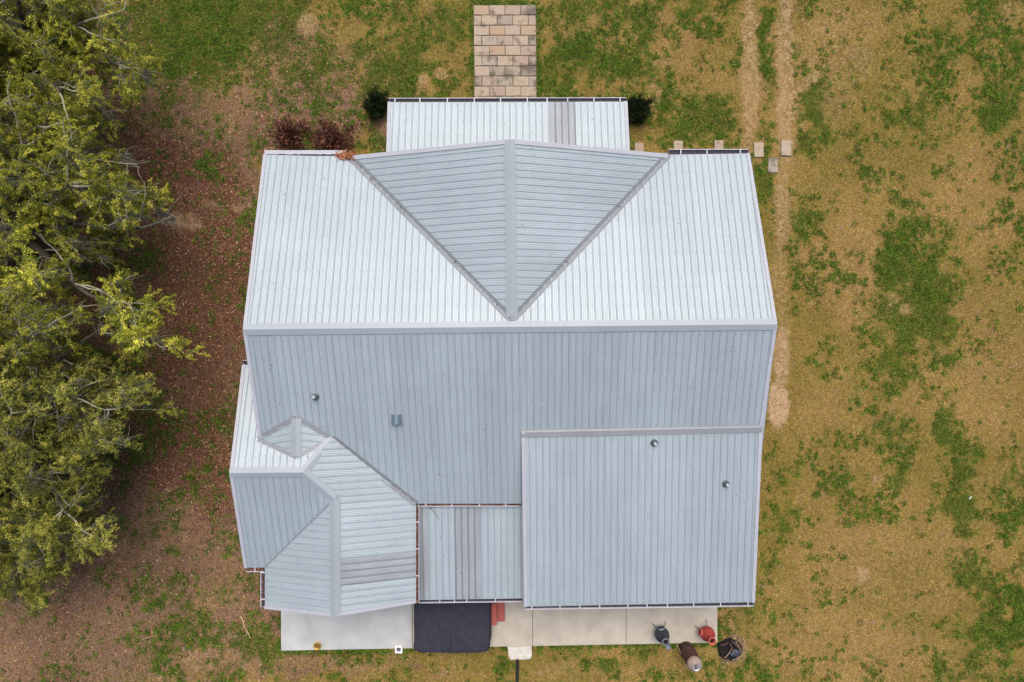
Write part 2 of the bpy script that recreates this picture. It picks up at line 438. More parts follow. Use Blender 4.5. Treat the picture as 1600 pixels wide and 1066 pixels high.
PITCH = .2286
RIB_H = .021
PROFILE = [(-.028, 0), (-.012, RIB_H), (.012, RIB_H), (.028, 0), (.064, 0), (.074, .005), (.086, .005), (.096, 0), (.132, 0), (.142, .005), (.154, .005), (.164, 0)]

def slope(poly3, pl, old=(), label=None, phase=0.0, screws=True, deck=.11, rows=.61):
    n, d = pl
    up = (Vector((0, 0, 1)) - n * n.z).normalized()
    uu = up.cross(n).normalized()
    o = poly3[0].copy()
    P = [((p - o).dot(uu), (p - o).dot(up)) for p in poly3]
    W = lambda u, v, h=0.0: o + uu * u + up * v + n * h
    # the boarded deck under the sheets
    bm = bmesh.new()
    t = [bm.verts.new(W(u, v, -.012)) for u, v in P]; lo = [bm.verts.new(W(u, v, -.012) - Vector((0, 0, deck))) for u, v in P]
    bm.faces.new(t); bm.faces.new(lo[::-1])
    for i in range(len(P)):
        j = (i + 1) % len(P); bm.faces.new((t[i], lo[i], lo[j], t[j]))
    so = bm_obj('roof_slope', bm, M['deck'], house)
    if label: so['label'] = label
    umin = min(p[0] for p in P); umax = max(p[0] for p in P)
    PW = PITCH * 4
    k0 = math.floor((umin - phase) / PW); k1 = math.ceil((umax - phase) / PW)
    for k in range(k0, k1):
        bm = bmesh.new()
        us = []
        for r in range(4):
            c0 = phase + k * PW + r * PITCH
            for du, h in PROFILE: us.append((c0 + du, h))
        us.append((phase + (k + 1) * PW - .028, 0))
        dz = .0015 * (k % 2)
        uvl = bm.loops.layers.uv.new('sheet'); back = {}
        cache = {}
        def vert(u, v, h):
            key = (round(u, 4), round(v, 4))
            if key not in cache:
                cache[key] = bm.verts.new(W(u, v, h + dz)); back[cache[key]] = (u, v)
            return cache[key]
        cnt = 0
        for (ua, ha), (ub, hb) in zip(us, us[1:]):
            q = clip(clip(P, ua, True), ub, False)
            if len(q) < 3: continue
            vs = []
            for (u, v) in q:
                f = (u - ua) / (ub - ua)
                w = vert(u, v, ha + (hb - ha) * f)
                if not vs or (w is not vs[-1] and w is not vs[0] or len(vs) < 1):
                    if w not in vs: vs.append(w)
            if len(vs) < 3: continue
            try:
                fc = bm.faces.new(vs)
                if fc.calc_area() < 1e-7: bm.faces.remove(fc); continue
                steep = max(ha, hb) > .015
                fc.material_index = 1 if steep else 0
                for lp in fc.loops: lp[uvl].uv = back[lp.vert]
                cnt += 1
            except ValueError: pass
        if not cnt: bm.free(); continue
        for fc in bm.faces:
            fc.normal_update()
            if fc.normal.dot(n) < 0: fc.normal_flip()
        me = bpy.data.meshes.new('metal_panel'); bm.to_mesh(me); bm.free()
        isold = k in [int(math.floor((uo - phase) / PW)) for uo in old]
        po = mesh_obj('metal_panel', me, [M['panel_old'], M['rib_old']] if isold else [M['panel'], M['rib']], so)
        if isold: po['label'] = 'dull grey weathered roof sheet'
    if screws:
        vv, ff = [], []
        vmin = min(p[1] for p in P); vmax = max(p[1] for p in P)
        rr = .013
        nrow = int((vmax - vmin) / rows) + 1
        for i in range(nrow):
            v = vmin + .12 + i * rows
            for r in range(int((umin - phase) / PITCH) - 1, int((umax - phase) / PITCH) + 2):
                u = phase + r * PITCH + .05 + random.uniform(-.004, .004)
                vq = v + random.uniform(-.02, .02)
                # inside test
                ins = False
                for a, b in zip(P, P[1:] + P[:1]):
                    if (a[1] > vq) != (b[1] > vq) and u < (b[0] - a[0]) * (vq - a[1]) / (b[1] - a[1]) + a[0]: ins = not ins
                if not ins: continue
                b0 = len(vv)
                for (du, dv) in ((-rr, -rr), (rr, -rr), (rr, rr), (-rr, rr)): vv.append(W(u + du, vq + dv, .002))
                for (du, dv) in ((-rr, -rr), (rr, -rr), (rr, rr), (-rr, rr)): vv.append(W(u + du * .6, vq + dv * .6, .012))
                ff += [(b0 + 4, b0 + 5, b0 + 6, b0 + 7)] + [(b0 + a, b0 + (a + 1) % 4, b0 + 4 + (a + 1) % 4, b0 + 4 + a) for a in range(4)]
        if ff:
            sc_ = mesh_obj('screws', np_mesh('screws', [tuple(v) for v in vv], ff), M['screw'], so)
            sc_['kind'] = 'stuff'
    so['_up'] = 0
    del so['_up']
    return so

def strip(name, p0, p1, planes, ws, m, lift=.034, hem=.03, ext=0.0, sag=0.0):
    """folded sheet along a ridge, hip or valley; planes: the two slopes, ws: wing widths, wings point away from the line"""
    p0, p1 = Vector(p0), Vector(p1)
    t = (p1 - p0).normalized()
    p0 = p0 - t * ext; p1 = p1 + t * ext
    bm = bmesh.new()
    dirs = []
    hz = Vector((t.x, t.y, 0)).normalized(); side = Vector((-hz.y, hz.x, 0))
    for i, (n, d) in enumerate(planes):
        a = t.cross(n).normalized()
        if a.dot(side) * (1 if i == 0 else -1) < 0: a = -a
        dirs.append((a, n))
    nm = (planes[0][0] + planes[1][0]).normalized()
    (a, na), (b, nb) = dirs
    Ln = (p1 - p0).length; ns_ = max(1, round(Ln / 3.05))
    for si in range(ns_):                      # lapped lengths, each a little proud of the last
        up_ = .005 * (si % 2); wj = random.uniform(-.006, .006)
        cols = []
        for f in (si / ns_, min(1.0, (si + 1) / ns_ + (.03 / Ln if si < ns_ - 1 else 0))):
            p = p0.lerp(p1, f) + nm * up_
            cols.append([p + a * (ws[0] + wj) + na * (lift - hem), p + a * (ws[0] + wj) + na * lift, p + nm * (lift + .012 - sag), p + b * (ws[1] + wj) + nb * lift, p + b * (ws[1] + wj) + nb * (lift - hem)])
        v = [[bm.verts.new(q) for q in c] for c in cols]
        for i in range(4): bm.faces.new((v[0][i], v[0][i + 1], v[1][i + 1], v[1][i]))
        bm.faces.new(v[0]); bm.faces.new(v[1][::-1])
    return bm_obj(name, bm, m, house)

def rake(p0, p1, pl, w=.09, drop=.2, inward=None):
    """edge trim on a slope end: flat on top, fascia down"""
    n, d = pl
    t = (p1 - p0).normalized()
    a = t.cross(n).normalized()
    if a.dot(inward) < 0: a = -a
    bm = bmesh.new(); c = []
    for p in (p0, p1):
        q = p - a * .025
        c.append([q - Vector((0, 0, drop)), q + n * .034, p + a * w + n * .034, p + a * w + n * .002])
    v = [[bm.verts.new(x) for x in k] for k in c]
    for i in range(3): bm.faces.new((v[0][i], v[0][i + 1], v[1][i + 1], v[1][i]))
    bm.faces.new(v[0]); bm.faces.new(v[1][::-1])
    return bm_obj('rake_trim', bm, M['trim'], house)

def dead_leaf_mesh(pos, size=(.05, .1), pal=None, tilt=.5, rng=RNG):
    pos = np.asarray(pos); n = len(pos)
    pal = np.array([s2l(c)[:3] for c in (pal or [(98, 66, 50), (118, 80, 60), (78, 54, 44), (138, 104, 82), (62, 44, 38)])])
    a = rng.random(n) * 6.283; L = size[0] + rng.random(n) * (size[1] - size[0]); w = L * (.3 + .25 * rng.random(n))
    ti = (rng.random((n, 2)) - .5) * 2 * tilt
    ux = np.stack([np.cos(a), np.sin(a), ti[:, 0]], 1); uy = np.stack([-np.sin(a), np.cos(a), ti[:, 1]], 1)
    q = np.stack([pos - ux * L[:, None] / 2, pos - uy * w[:, None] / 2 + ux * L[:, None] * .1, pos + ux * L[:, None] / 2, pos + uy * w[:, None] / 2 + ux * L[:, None] * .1], 1)
    me = np_mesh('leaves', q.reshape(-1, 3), np.arange(4 * n).reshape(n, 4))
    c = pal[rng.integers(0, len(pal), n)] * (.75 + .5 * rng.random((n, 1)))
    add_attr(me, 'tint', np.repeat(c, 4, 0))
    return me

def gutter(p0, p1, out, straps, w=.13, dep=.12, leaves=0, guard=False, label=None, fill=.06):
    """open box gutter hung along an eave: p0..p1 eave line, out = outward direction"""
    p0, p1 = Vector(p0), Vector(p1)
    t = (p1 - p0).normalized(); out = (out - t * out.dot(t)).normalized()
    Z = Vector((0, 0, 1))
    base = -Z * .03
    prof = [(-.03, .0), (-.03, -dep), (w, -dep), (w + .012, .012), (w + .03, .012), (w + .03, -.01), (w + .016, -dep - .012), (-.042, -dep - .012), (-.042, 0)]
    bm = bmesh.new(); rings = []
    for p in (p0, p1):
        rings.append([bm.verts.new(p + base + out * a + Z * b) for a, b in prof])
    k = len(prof)
    for i in range(k):
        j = (i + 1) % k
        bm.faces.new((rings[0][i], rings[0][j], rings[1][j], rings[1][i]))
    for s, r in ((-1, 0), (1, 1)):
        p = (p0, p1)[r] + t * s * .003
        e = [bm.verts.new(p + base + out * a + Z * b) for a, b in ((-.042, 0), (-.042, -dep - .012), (w + .016, -dep - .012), (w + .03, .012))]
        bm.faces.new(e)
    g = bm_obj('gutter', bm, M['gutter'], house)
    if label: g['label'] = label
    # wet sludge on the gutter floor, its dark colour also painting the inner shade
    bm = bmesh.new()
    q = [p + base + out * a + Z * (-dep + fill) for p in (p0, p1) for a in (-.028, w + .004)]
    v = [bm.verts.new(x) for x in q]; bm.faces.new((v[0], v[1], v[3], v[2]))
    bm_obj('gutter_sludge_shade', bm, M['gutter_in'], g)
    if guard:
        bm = bmesh.new()
        L = (p1 - p0).length; steps = 26; prev = None
        for i in range(steps + 1):
            p = p0 + t * (L * i / steps)
            e = w * .15 + random.uniform(-.012, .012)
            a_, b_ = bm.verts.new(p + base + out * e + Z * .02), bm.verts.new(p + base + out * (w + .01) + Z * .016)
            if prev: bm.faces.new((prev[0], prev[1], b_, a_))
            prev = (a_, b_)
        bm_obj('gutter_guard', bm, M['trim'], g)
    for s in straps:
        p = p0.lerp(p1, s)
        bm = bmesh.new()
        c = [p + base + t * a + out * b + Z * .016 for a, b in ((-.018, -.05), (.018, -.05), (.018, w + .02), (-.018, w + .02))]
        top = [bm.verts.new(x) for x in c]; bot = [bm.verts.new(x - Z * .006) for x in c]
        bm.faces.new(top); bm.faces.new(bot[::-1])
        for i in range(4): bm.faces.new((top[i], bot[i], bot[(i + 1) % 4], top[(i + 1) % 4]))
        bm_obj('gutter_strap', bm, M['gutter'], g)
    if leaves:
        pos = np.array([list(p0.lerp(p1, random.random()) + base + out * random.uniform(-.03, w) + Z * random.uniform(-dep + fill, -.005 if random.random() < .8 else .012)) for _ in range(leaves)])
        lo = mesh_obj('dead_leaves', dead_leaf_mesh(pos, (.05, .1)), M['leaf_rust'], g)
        lo['kind'] = 'stuff'
    return g

Y = Vector((0, 1, 0)); X = Vector((1, 0, 0))
# ---- planes
mN = plane3(px(413, 241, EZ), px(1170, 239, EZ), px(797, 511, EZ + 2.015))
rL, rR = hit(381, 515, mN), hit(1213, 507, mN)
mS = plane3(rL, rR, px(735, 786, EZ))
gB = hit(800, 500, mN); gF = px(797, 219, gB.z)
vL = hit(547, 245, mN); vR = hit(1044, 242, mN)
gW = plane3(gF, gB, vL); gE = plane3(gF, gB, vR)
pA, pB = px(607, 160, 2.5), px(979, 159, 2.5)
pP = plane3(pA, pB, px(793, 236, 2.98))
LZ = EZ + 1.18
a0 = px(380, 570, EZ)
lN = plane3(a0, a0 + E_DIR, px(417, 738, LZ))
lW, lE = hit(360, 739, lN), hit(474, 738, lN)
lS = plane3(lW, lE, px(397, 887, EZ))
bE = plane3(px(649, 787, EZ), px(649, 941, EZ), lE)
bR0 = hit(523, 779, bE); bR1 = hit(524, 962, bE)
bW = plane3(bR0, bR1, px(414, 920, EZ))
tR = hit(519, 684, mS)                      # top of the valley beside the rear wing
mRs = hit(1190, 668, mS); 
rA, rB = hit(816, 675, mS, .04), hit(1190, 668, mS, .04)
rP = plane3(rA, rB, px(1000, 944, 3.1))
cP = plane3(px(652, 790, 2.86), px(815, 789, 2.86), px(736, 937, 2.5))

# ---- slopes
eN = EZ
slope([hit(413, 242, mN), vL, gB, vR, hit(1170, 240, mN), rR, rL], mN, label='bright front slope of the main roof, cut by the cross gable')
sN_left = hit(1183, 787, mS)
mS_poly = [rL, hit(406, 687, mS), tR, hit(650, 787, mS), hit(1181, 787, mS), rR]
slope(mS_poly, mS, label='bluish rear slope of the main roof')
slope([gF, vL, gB], gW, label='left slope of the front cross gable')
slope([gF, gB, vR], gE, label='right slope of the front cross gable')
ptop = [hit(604.5, 250, pP), hit(983.5, 249, pP)]
def oldu(poly, pl, u, v):
    n = pl[0]; up = (Vector((0, 0, 1)) - n * n.z).normalized(); uu = up.cross(n).normalized()
    return (hit(u, v, pl) - poly[0]).dot(uu)
pp = [hit(607, 160, pP), ptop[0], ptop[1], hit(979, 159, pP)]
u0 = oldu(pp, pP, 878, 190)
slope(pp, pP, old=[u0], phase=u0 - .46, label='low front porch roof with one grey sheet')
lpoly = [hit(380, 570, lN), lW, lE, hit(519, 684, lN), hit(440, 686, lN), hit(438, 575, lN)]
slope(lpoly, lN, label='front slope of the rear left wing')
slope([lW, hit(383, 887, lS), hit(414, 887, lS), bR0, lE], lS, label='rear slope of the rear left wing')
bp_ = [lE, bR0, bR1, hit(650, 941, bE), hit(650, 787, bE), tR]
u1 = oldu(bp_, bE, 590, 887)
slope(bp_, bE, old=[u1], phase=u1 - .46, label='right slope of the rear left wing with one grey sheet')
slope([bR0, hit(414, 888, bW), hit(414, 950, bW), bR1], bW, label='small left slope of the rear left wing')
# cricket
k0 = hit(463, 654, mS, .03); k1 = hit(463, 713, lN, .03); kL = hit(404, 686, mS, .02); kR = hit(515, 685, mS, .02)
kW = plane3(k0, k1, kL); kE = plane3(k0, k1, kR)
slope([k0, kL, k1], kW, screws=False, deck=.05, label='left slope of the small roof saddle')
slope([k0, k1, kR], kE, screws=False, deck=.05, label='right slope of the small roof saddle')
slope([rA, hit(820, 948, rP), hit(1178, 941, rP), rB], rP, label='large low rear shed roof', rows=.66)
cp_ = [hit(640, 783, cP), hit(640, 938, cP), hit(822, 935, cP), hit(822, 783, cP)]
u2 = oldu(cp_, cP, 732, 860)
slope(cp_, cP, old=[u2, oldu(cp_, cP, 660, 860)], phase=u2 - .46, label='low rear porch roof with grey sheets')

# ---- caps, valleys, trims
def cap(p0, p1, A, B, w=.24, **k): return strip('ridge_cap', p0, p1, (A, B), (w, w), M['cap'], **k)
cap(rR, rL, mS, mN, .18)
cap(gF, gB + Vector((0, -.0, 0)), gE, gW, .17)
cap(lE, lW, lS, lN, .17) 
cap(bR1, bR0, bW, bE, .18)
cap(lE, tR, lN, bE, .15)
cap(bR0, lE, lS, bE, .16)
cap(k1, k0, kW, kE, .16, lift=.03)
def valley(p0, p1, A, B, w=.12, **k): return strip('valley_flashing', p0, p1, (A, B), (w, w), M['valley'], lift=.032, sag=.03, **k)
valley(gB, vL, mN, gW); valley(vR, gB, mN, gE)
valley(tR, hit(650, 787, mS), mS, bE)
valley(hit(414, 887, lS), bR0, lS, bW) if False else valley(bR0, hit(414, 887, lS), lS, bW)
valley(k0, kL, mS, kW, .1); valley(kR, k0, mS, kE, .1); valley(k1, kL, kW, lN, .09) ; valley(kR, k1, kE, lN, .09)
valley(tR, kR, mS, lN, .1)
rake(hit(413, 242, mN), rL, mN, inward=X); rake(rL, hit(406, 687, mS), mS, inward=X)
rake(hit(1170, 240, mN), rR, mN, inward=-X); rake(rR, hit(1190, 668, mS), mS, inward=-X)
rake(gF, vL, gW, inward=-Y, w=.12); rake(gF, vR, gE, inward=-Y, w=.12)
rake(pp[0], pp[1], pP, inward=X, drop=.14); rake(pp[3], pp[2], pP, inward=-X, drop=.14)
rake(lpoly[0], lW, lN, inward=X); rake(lW, hit(383, 887, lS), lS, inward=X)
rake(hit(414, 950, bW), bR1, bW, inward=Y); rake(bR1, hit(650, 941, bE), bE, inward=Y)
rake(rB, hit(1178, 941, rP), rP, inward=-X); rake(rA, hit(820, 948, rP), rP, inward=X, drop=.1)
# transition flashing where the shed roof meets the main slope
bm = bmesh.new()
c = []
for a, b in ((814, 676), (1191, 668)):
    q = hit(a, b, mS)
    sl = Vector((0, 1, 0)); 
    c.append([hit(a, b - 4, mS, .004), hit(a, b - 3, mS, .04), hit(a, b, mS, .075), hit(a, b + 8, rP, .036), hit(a, b + 8, rP, .002)])
v = [[bm.verts.new(x) for x in k] for k in c]
for i in range(4): bm.faces.new((v[0][i], v[0][i + 1], v[1][i + 1], v[1][i]))
bm_obj('transition_flashing', bm, M['valley'], house)
# cheek wall of the shed roof above the main slope and the rear porch
bm = bmesh.new()
q = [rA + Vector((.03, 0, -.06)), hit(820, 948, rP) + Vector((.03, 0, -.06)), hit(820, 948, rP) + Vector((.03, 0, -.4)), Vector((rA.x + .03, -5.4, 2.7)), Vector((rA.x + .03, rA.y, rA.z - .4))]
t1 = [bm.verts.new(p) for p in q]; t2 = [bm.verts.new(p + Vector((.1, 0, 0))) for p in q]
bm.faces.new(t1); bm.faces.new(t2[::-1])
for i in range(5): bm.faces.new((t1[i], t1[(i + 1) % 5], t2[(i + 1) % 5], t2[i]))
bm_obj('wall', bm, M['trim'], house)

# ---- gutters
def fr(us, a, b): return [(u - a) / (b - a) for u in us]
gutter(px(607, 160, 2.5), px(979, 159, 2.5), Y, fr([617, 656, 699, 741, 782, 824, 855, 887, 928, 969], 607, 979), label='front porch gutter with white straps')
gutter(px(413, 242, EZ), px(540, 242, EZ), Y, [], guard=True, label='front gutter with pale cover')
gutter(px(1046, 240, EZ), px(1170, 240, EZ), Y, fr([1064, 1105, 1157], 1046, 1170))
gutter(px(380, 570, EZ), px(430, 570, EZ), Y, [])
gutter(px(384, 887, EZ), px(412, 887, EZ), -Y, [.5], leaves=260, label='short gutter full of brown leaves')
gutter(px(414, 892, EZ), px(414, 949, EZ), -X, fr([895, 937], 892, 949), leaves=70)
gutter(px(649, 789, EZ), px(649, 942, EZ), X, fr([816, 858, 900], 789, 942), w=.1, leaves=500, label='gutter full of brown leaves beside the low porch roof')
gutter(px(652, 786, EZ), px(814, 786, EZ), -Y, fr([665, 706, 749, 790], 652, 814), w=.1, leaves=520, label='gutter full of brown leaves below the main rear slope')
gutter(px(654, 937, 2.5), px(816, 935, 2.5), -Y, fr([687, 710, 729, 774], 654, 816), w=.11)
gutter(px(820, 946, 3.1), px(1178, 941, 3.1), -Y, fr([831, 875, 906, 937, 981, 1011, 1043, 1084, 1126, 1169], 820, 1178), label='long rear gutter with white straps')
# leaf drift lodged at the foot of the left valley
pos = []
for _ in range(420):
    u, v = random.gauss(541, 8), random.gauss(243.5, 2.6)
    if abs(u - 541) > 17: continue
    p = hit(u, v, mN, .03); p.z = max(p.z, EZ - .02) + random.random() * .08; pos.append(list(p))
lo = mesh_obj('dead_leaves', dead_leaf_mesh(np.array(pos), (.06, .12), pal=[(142, 86, 58), (158, 100, 68), (118, 70, 48), (96, 60, 44), (172, 122, 90)]), M['leaf_rust'], house)
lo['kind'] = 'stuff'; lo['label'] = 'rusty dead leaves lodged at the foot of the valley'

# stray leaves and bits on the sheets
pos = []
for pl, (a0_, b0_, a1_, b1_), cnt in ((mN, (420, 260, 540, 490), 26), (mN, (1060, 260, 1190, 490), 8), (mS, (420, 540, 1180, 640), 30), (mS, (660, 640, 800, 770), 18), (lN, (372, 640, 400, 725), 10), (cP, (660, 795, 810, 925), 24), (rP, (830, 700, 1170, 930), 18), (bE, (540, 790, 640, 930), 14), (pP, (620, 165, 970, 210), 12), (gE, (810, 260, 900, 380), 6)):
    for _ in range(cnt): pos.append(list(hit(random.uniform(a0_, a1_), random.uniform(b0_, b1_), pl, .012)))
for _ in range(90):                                  # gathered along the valleys
    t = random.random() ** 1.5; q = vL.lerp(gB, t) if random.random() < .5 else hit(650, 787, mS).lerp(tR, t); pos.append(list(q + Vector((random.gauss(0, .05), random.gauss(0, .05), .05))))
lo = mesh_obj('roof_debris', dead_leaf_mesh(np.array(pos), (.03, .07), tilt=.2), M['leaf_rust'], house); lo['kind'] = 'stuff'

# ---- roof vents
def pipe_vent(u, v, pl):
    p = hit(u, v, pl)
    e = empty('vent_pipe', p, house)
    n = pl[0]
    bm = bmesh.new()
    add_lathe(bm, [(.13, -.04), (.125, .03), (.09, .05), (.072, .09), (.066, .16)], 20)
    bm_obj('flashing_boot', bm, M['lead'], e, smooth=True)
    bm = bmesh.new()
    add_lathe(bm, [(.055, .1), (.055, .22), (.06, .225), (.06, .24), (.046, .24), (.044, .12), (.001, .12)], 20)
    bm_obj('pipe', bm, M['steel'], e, smooth=True)
for u, v, pl in ((493, 620, mS), (1022, 692, rP), (1134, 756, rP)): pipe_vent(u, v, pl)
p = hit(620, 655, mS)
e = empty('exhaust_vent', p, house)
bm = bmesh.new()      # hooded box: curved top, open front
seg = 12; w = .155; L = .16
for x0 in (0,):
    ra = []
    for i in range(seg + 1):
        a = math.pi * i / seg
        ra.append((bm.verts.new((-w * math.cos(a), -L, .02 + .17 * math.sin(a))), bm.verts.new((-w * math.cos(a), L, .06 + .14 * math.sin(a)))))
    for a, b in zip(ra, ra[1:]): bm.faces.new((a[0], b[0], b[1], a[1]))
    bm.faces.new([r[1] for r in ra])
bm_obj('hood', bm, M['vent'], e)
bm = bmesh.new()
for s in (-1, 1): add_box(bm, (s * .165 - .012, -.17, -.06), (s * .165 + .012, .17, .07))
add_box(bm, (-.15, -.175, -.07), (.15, -.15, .06)); add_box(bm, (-.15, .15, -.02), (.15, .175, .1))
bm_obj('flange', bm, M['lead'], e)

# ---- walls and posts under the roofs
def wall_prism(pts, z0, z1):
    bm = bmesh.new()
    a = [bm.verts.new((x, y, z0)) for x, y in pts]; b = [bm.verts.new((x, y, z1)) for x, y in pts]
    for i in range(len(pts)):
        j = (i + 1) % len(pts); bm.faces.new((a[i], a[j], b[j], b[i]))
    bm.faces.new(b)
    return bm_obj('wall', bm, M['wall'], house)
wall_prism([(-7.95, -5.2), (7.9, -5.2), (7.9, 6.1), (-7.95, 6.1)], 0, 2.86)
wall_prism([(-8.9, -7.45), (-3.75, -7.45), (-3.75, -5.21), (-7.96, -5.21), (-7.96, -1.2), (-8.9, -1.2)], 0, 2.86)
wall_prism([(-8.2, -8.7), (-3.75, -8.7), (-3.75, -7.46), (-8.2, -7.46)], 0, 2.86)
wall_prism([(.8, -8.6), (7.9, -8.6), (7.9, -5.21), (.8, -5.21)], 0, 2.9)
def gable_wall(tri):
    bm = bmesh.new(); vs = [bm.verts.new(p) for p in tri]; bm.faces.new(vs)
    bmesh.ops.solidify(bm, geom=bm.faces[:], thickness=.1)
    bm_obj('gable_wall', bm, M['wall'], house)
gable_wall([(-7.9, -5.2, 2.87), (-7.9, 6.0, 2.87), (-7.9, .45, 4.75)])
gable_wall([(7.85, -5.2, 2.87), (7.85, 6.0, 2.87), (7.85, .45, 4.75)])
gable_wall([(-5.0, 6.12, 2.87), (5.0, 6.12, 2.87), (0, 6.12, 4.55)])
gable_wall([(-8.85, -7.4, 2.87), (-8.85, -1.2, 2.87), (-8.85, -4.3, 3.95)])
gable_wall([(-8.1, -8.72, 2.87), (-3.8, -8.72, 2.87), (-5.95, -8.72, 3.6)])
for x, y in ((-4.2, 8.2), (-1.4, 8.2), (1.4, 8.2), (3.9, 8.2)):
    bm = bmesh.new(); add_box(bm, (x - .07, y - .07, 0), (x + .07, y + .07, 2.42), .01); add_box(bm, (x - .1, y - .1, 2.2), (x + .1, y + .1, 2.4)); add_box(bm, (x - .1, y - .1, 0), (x + .1, y + .1, .15))
    bm_obj('porch_post', bm, M['post'], house)
for x, y in ((-.1, -8.9),):
    bm = bmesh.new(); add_box(bm, (x - .07, y - .07, .1), (x + .07, y + .07, 2.42), .01); add_box(bm, (x - .1, y - .1, .1), (x + .1, y + .1, .25))
    bm_obj('porch_post', bm, M['post'], house)

# ------------------------------------------------------------------ patio, walkway, stepping stones
M['conc_grey'] = simple('concrete_grey', (170, 173, 170), .85, var=.11, scale=1.6, bump=.15)
M['conc_tan'] = simple('concrete_tan', (168, 161, 147), .85, var=.13, scale=1.6, bump=.15)
M['conc_pale'] = simple('concrete_pale', (188, 184, 174), .9, var=.14, scale=8, bump=.3)

def slab(name, pts, z0, z1, m, parent=None, bevel=.012):
    bm = bmesh.new()
    a = [bm.verts.new((p[0], p[1], z0)) for p in pts]; b = [bm.verts.new((p[0], p[1], z1)) for p in pts]
    bm.faces.new(b); bm.faces.new(a[::-1])
    for i in range(len(pts)):
        j = (i + 1) % len(pts); bm.faces.new((a[i], a[j], b[j], b[i]))
    if bevel:
        es = [e for e in bm.edges if all(abs(v.co.z - z1) < 1e-6 for v in e.verts)]
        bmesh.ops.bevel(bm, geom=es, offset=bevel, segments=2, affect='EDGES')
    return bm_obj(name, bm, m, parent)

patio = empty('patio'); tag(patio, 'pale concrete patio along the rear of the house', 'patio', kind='structure')
def pb(u): return 1017 + (u - 439) / (1121 - 439) * (1004.5 - 1017)
SL = [(439, 644, 'conc_grey'), (644.6, 832, 'conc_tan'), (832.6, 978, 'conc_tan'), (978.6, 1121, 'conc_tan')]
for a, b, m in SL:
    q = [px(a, pb(a), .1), px(b, pb(b), .1)]
    k = (CAM_H - .1) / F
    y_top = -8.75 if m == 'conc_grey' else (-8.65 if a > 800 else -5.3)
    xs = (q[0].x, q[1].x)
    o = slab('concrete_slab', [q[0].xy, q[1].xy, (xs[1], y_top), (xs[0], y_top)], -.05, .1, M[m], patio)
    if m == 'conc_grey': o['label'] = 'cooler grey concrete slab'
pad = [px(u, v, .05).xy for u, v in ((793, 1010), (795, 1026), (798, 1031), (812, 1030.5), (828, 1030), (831, 1025), (830.5, 1009.5))]
o = slab('concrete_pad', pad, -.05, .06, M['conc_pale'])
tag(o, 'small rough concrete pad jutting from the patio into the grass', 'concrete pad', kind=None)

def paver_mat(name, rgb, stain):
    m, nt, b = mat(name); L = nt.links.new
    tc = nt.nodes.new('ShaderNodeTexCoord'); oi = nt.nodes.new('ShaderNodeObjectInfo')
    ad = nt.nodes.new('ShaderNodeVectorMath'); ad.operation = 'ADD'
    L(tc.outputs['Object'], ad.inputs[0]); L(oi.outputs['Location'], ad.inputs[1])
    n1 = nt.nodes.new('ShaderNodeTexNoise'); n1.inputs['Scale'].default_value = 2.3; n1.inputs['Detail'].default_value = 7; n1.inputs['Roughness'].default_value = .7
    n2 = nt.nodes.new('ShaderNodeTexNoise'); n2.inputs['Scale'].default_value = 30; n2.inputs['Detail'].default_value = 3
    L(ad.outputs[0], n1.inputs['Vector']); L(ad.outputs[0], n2.inputs['Vector'])
    c = s2l(rgb)[:3]
    r = nt.nodes.new('ShaderNodeValToRGB')
    r.color_ramp.elements[0].position = stain; r.color_ramp.elements[0].color = tuple(x * .42 for x in c) + (1,)
    r.color_ramp.elements[1].position = stain + .13; r.color_ramp.elements[1].color = c + (1,)
    L(n1.outputs['Fac'], r.inputs[0])
    mr = nt.nodes.new('ShaderNodeMapRange'); mr.inputs[1].default_value = .25; mr.inputs[2].default_value = .75; mr.inputs[3].default_value = .78; mr.inputs[4].default_value = 1.2
    L(n2.outputs['Fac'], mr.inputs[0])
    mu = nt.nodes.new('ShaderNodeVectorMath'); mu.operation = 'SCALE'; L(r.outputs[0], mu.inputs[0]); L(mr.outputs[0], mu.inputs['Scale'])
    L(mu.outputs[0], b.inputs['Base Color']); b.inputs['Roughness'].default_value = .9; b.inputs['Specular IOR Level'].default_value = .2
    bp = nt.nodes.new('ShaderNodeBump'); bp.inputs['Strength'].default_value = .3; bp.inputs['Distance'].default_value = .01
    L(n2.outputs['Fac'], bp.inputs['Height']); L(bp.outputs[0], b.inputs['Normal'])
    return m
PV = [paver_mat('paver_sand', (160, 145, 126), .34), paver_mat('paver_peach', (158, 137, 114), .33), paver_mat('paver_grey', (151, 140, 126), .38), paver_mat('paver_mossy', (146, 134, 119), .42), paver_mat('paver_rose', (154, 136, 120), .35)]
path = empty('path'); tag(path, 'walkway of stained sandstone-coloured pavers leading to the front porch', 'path', kind='structure')
def paver_mesh(w, d, h, seed):
    r = random.Random(seed); bm = bmesh.new()
    pts = [(-w / 2, -d / 2), (w / 2, -d / 2), (w / 2, d / 2), (-w / 2, d / 2)]
    pts = [(x + r.uniform(-.006, .006), y + r.uniform(-.006, .006)) for x, y in pts]
    a = [bm.verts.new((x, y, 0)) for x, y in pts]; b = [bm.verts.new((x, y, h)) for x, y in pts]
    bm.faces.new(b)
    for i in range(4): bm.faces.new((a[i], a[(i + 1) % 4], b[(i + 1) % 4], b[i]))
    es = [e for e in bm.edges if all(v.co.z > h - 1e-6 for v in e.verts)]
    bmesh.ops.bevel(bm, geom=es, offset=.01, segments=1, affect='EDGES')
    bmesh.ops.recalc_face_normals(bm, faces=bm.faces[:])
    me = bpy.data.meshes.new('paver'); bm.to_mesh(me); bm.free(); return me
kz = (CAM_H - .05) / F
PWD = 24.35 * kz; PDP = 15.75 * kz
PM = {}
dirty = {(0, 3), (1, 2), (3, 4), (5, 4), (6, 1), (6, 2), (6, 3), (7, 0)}
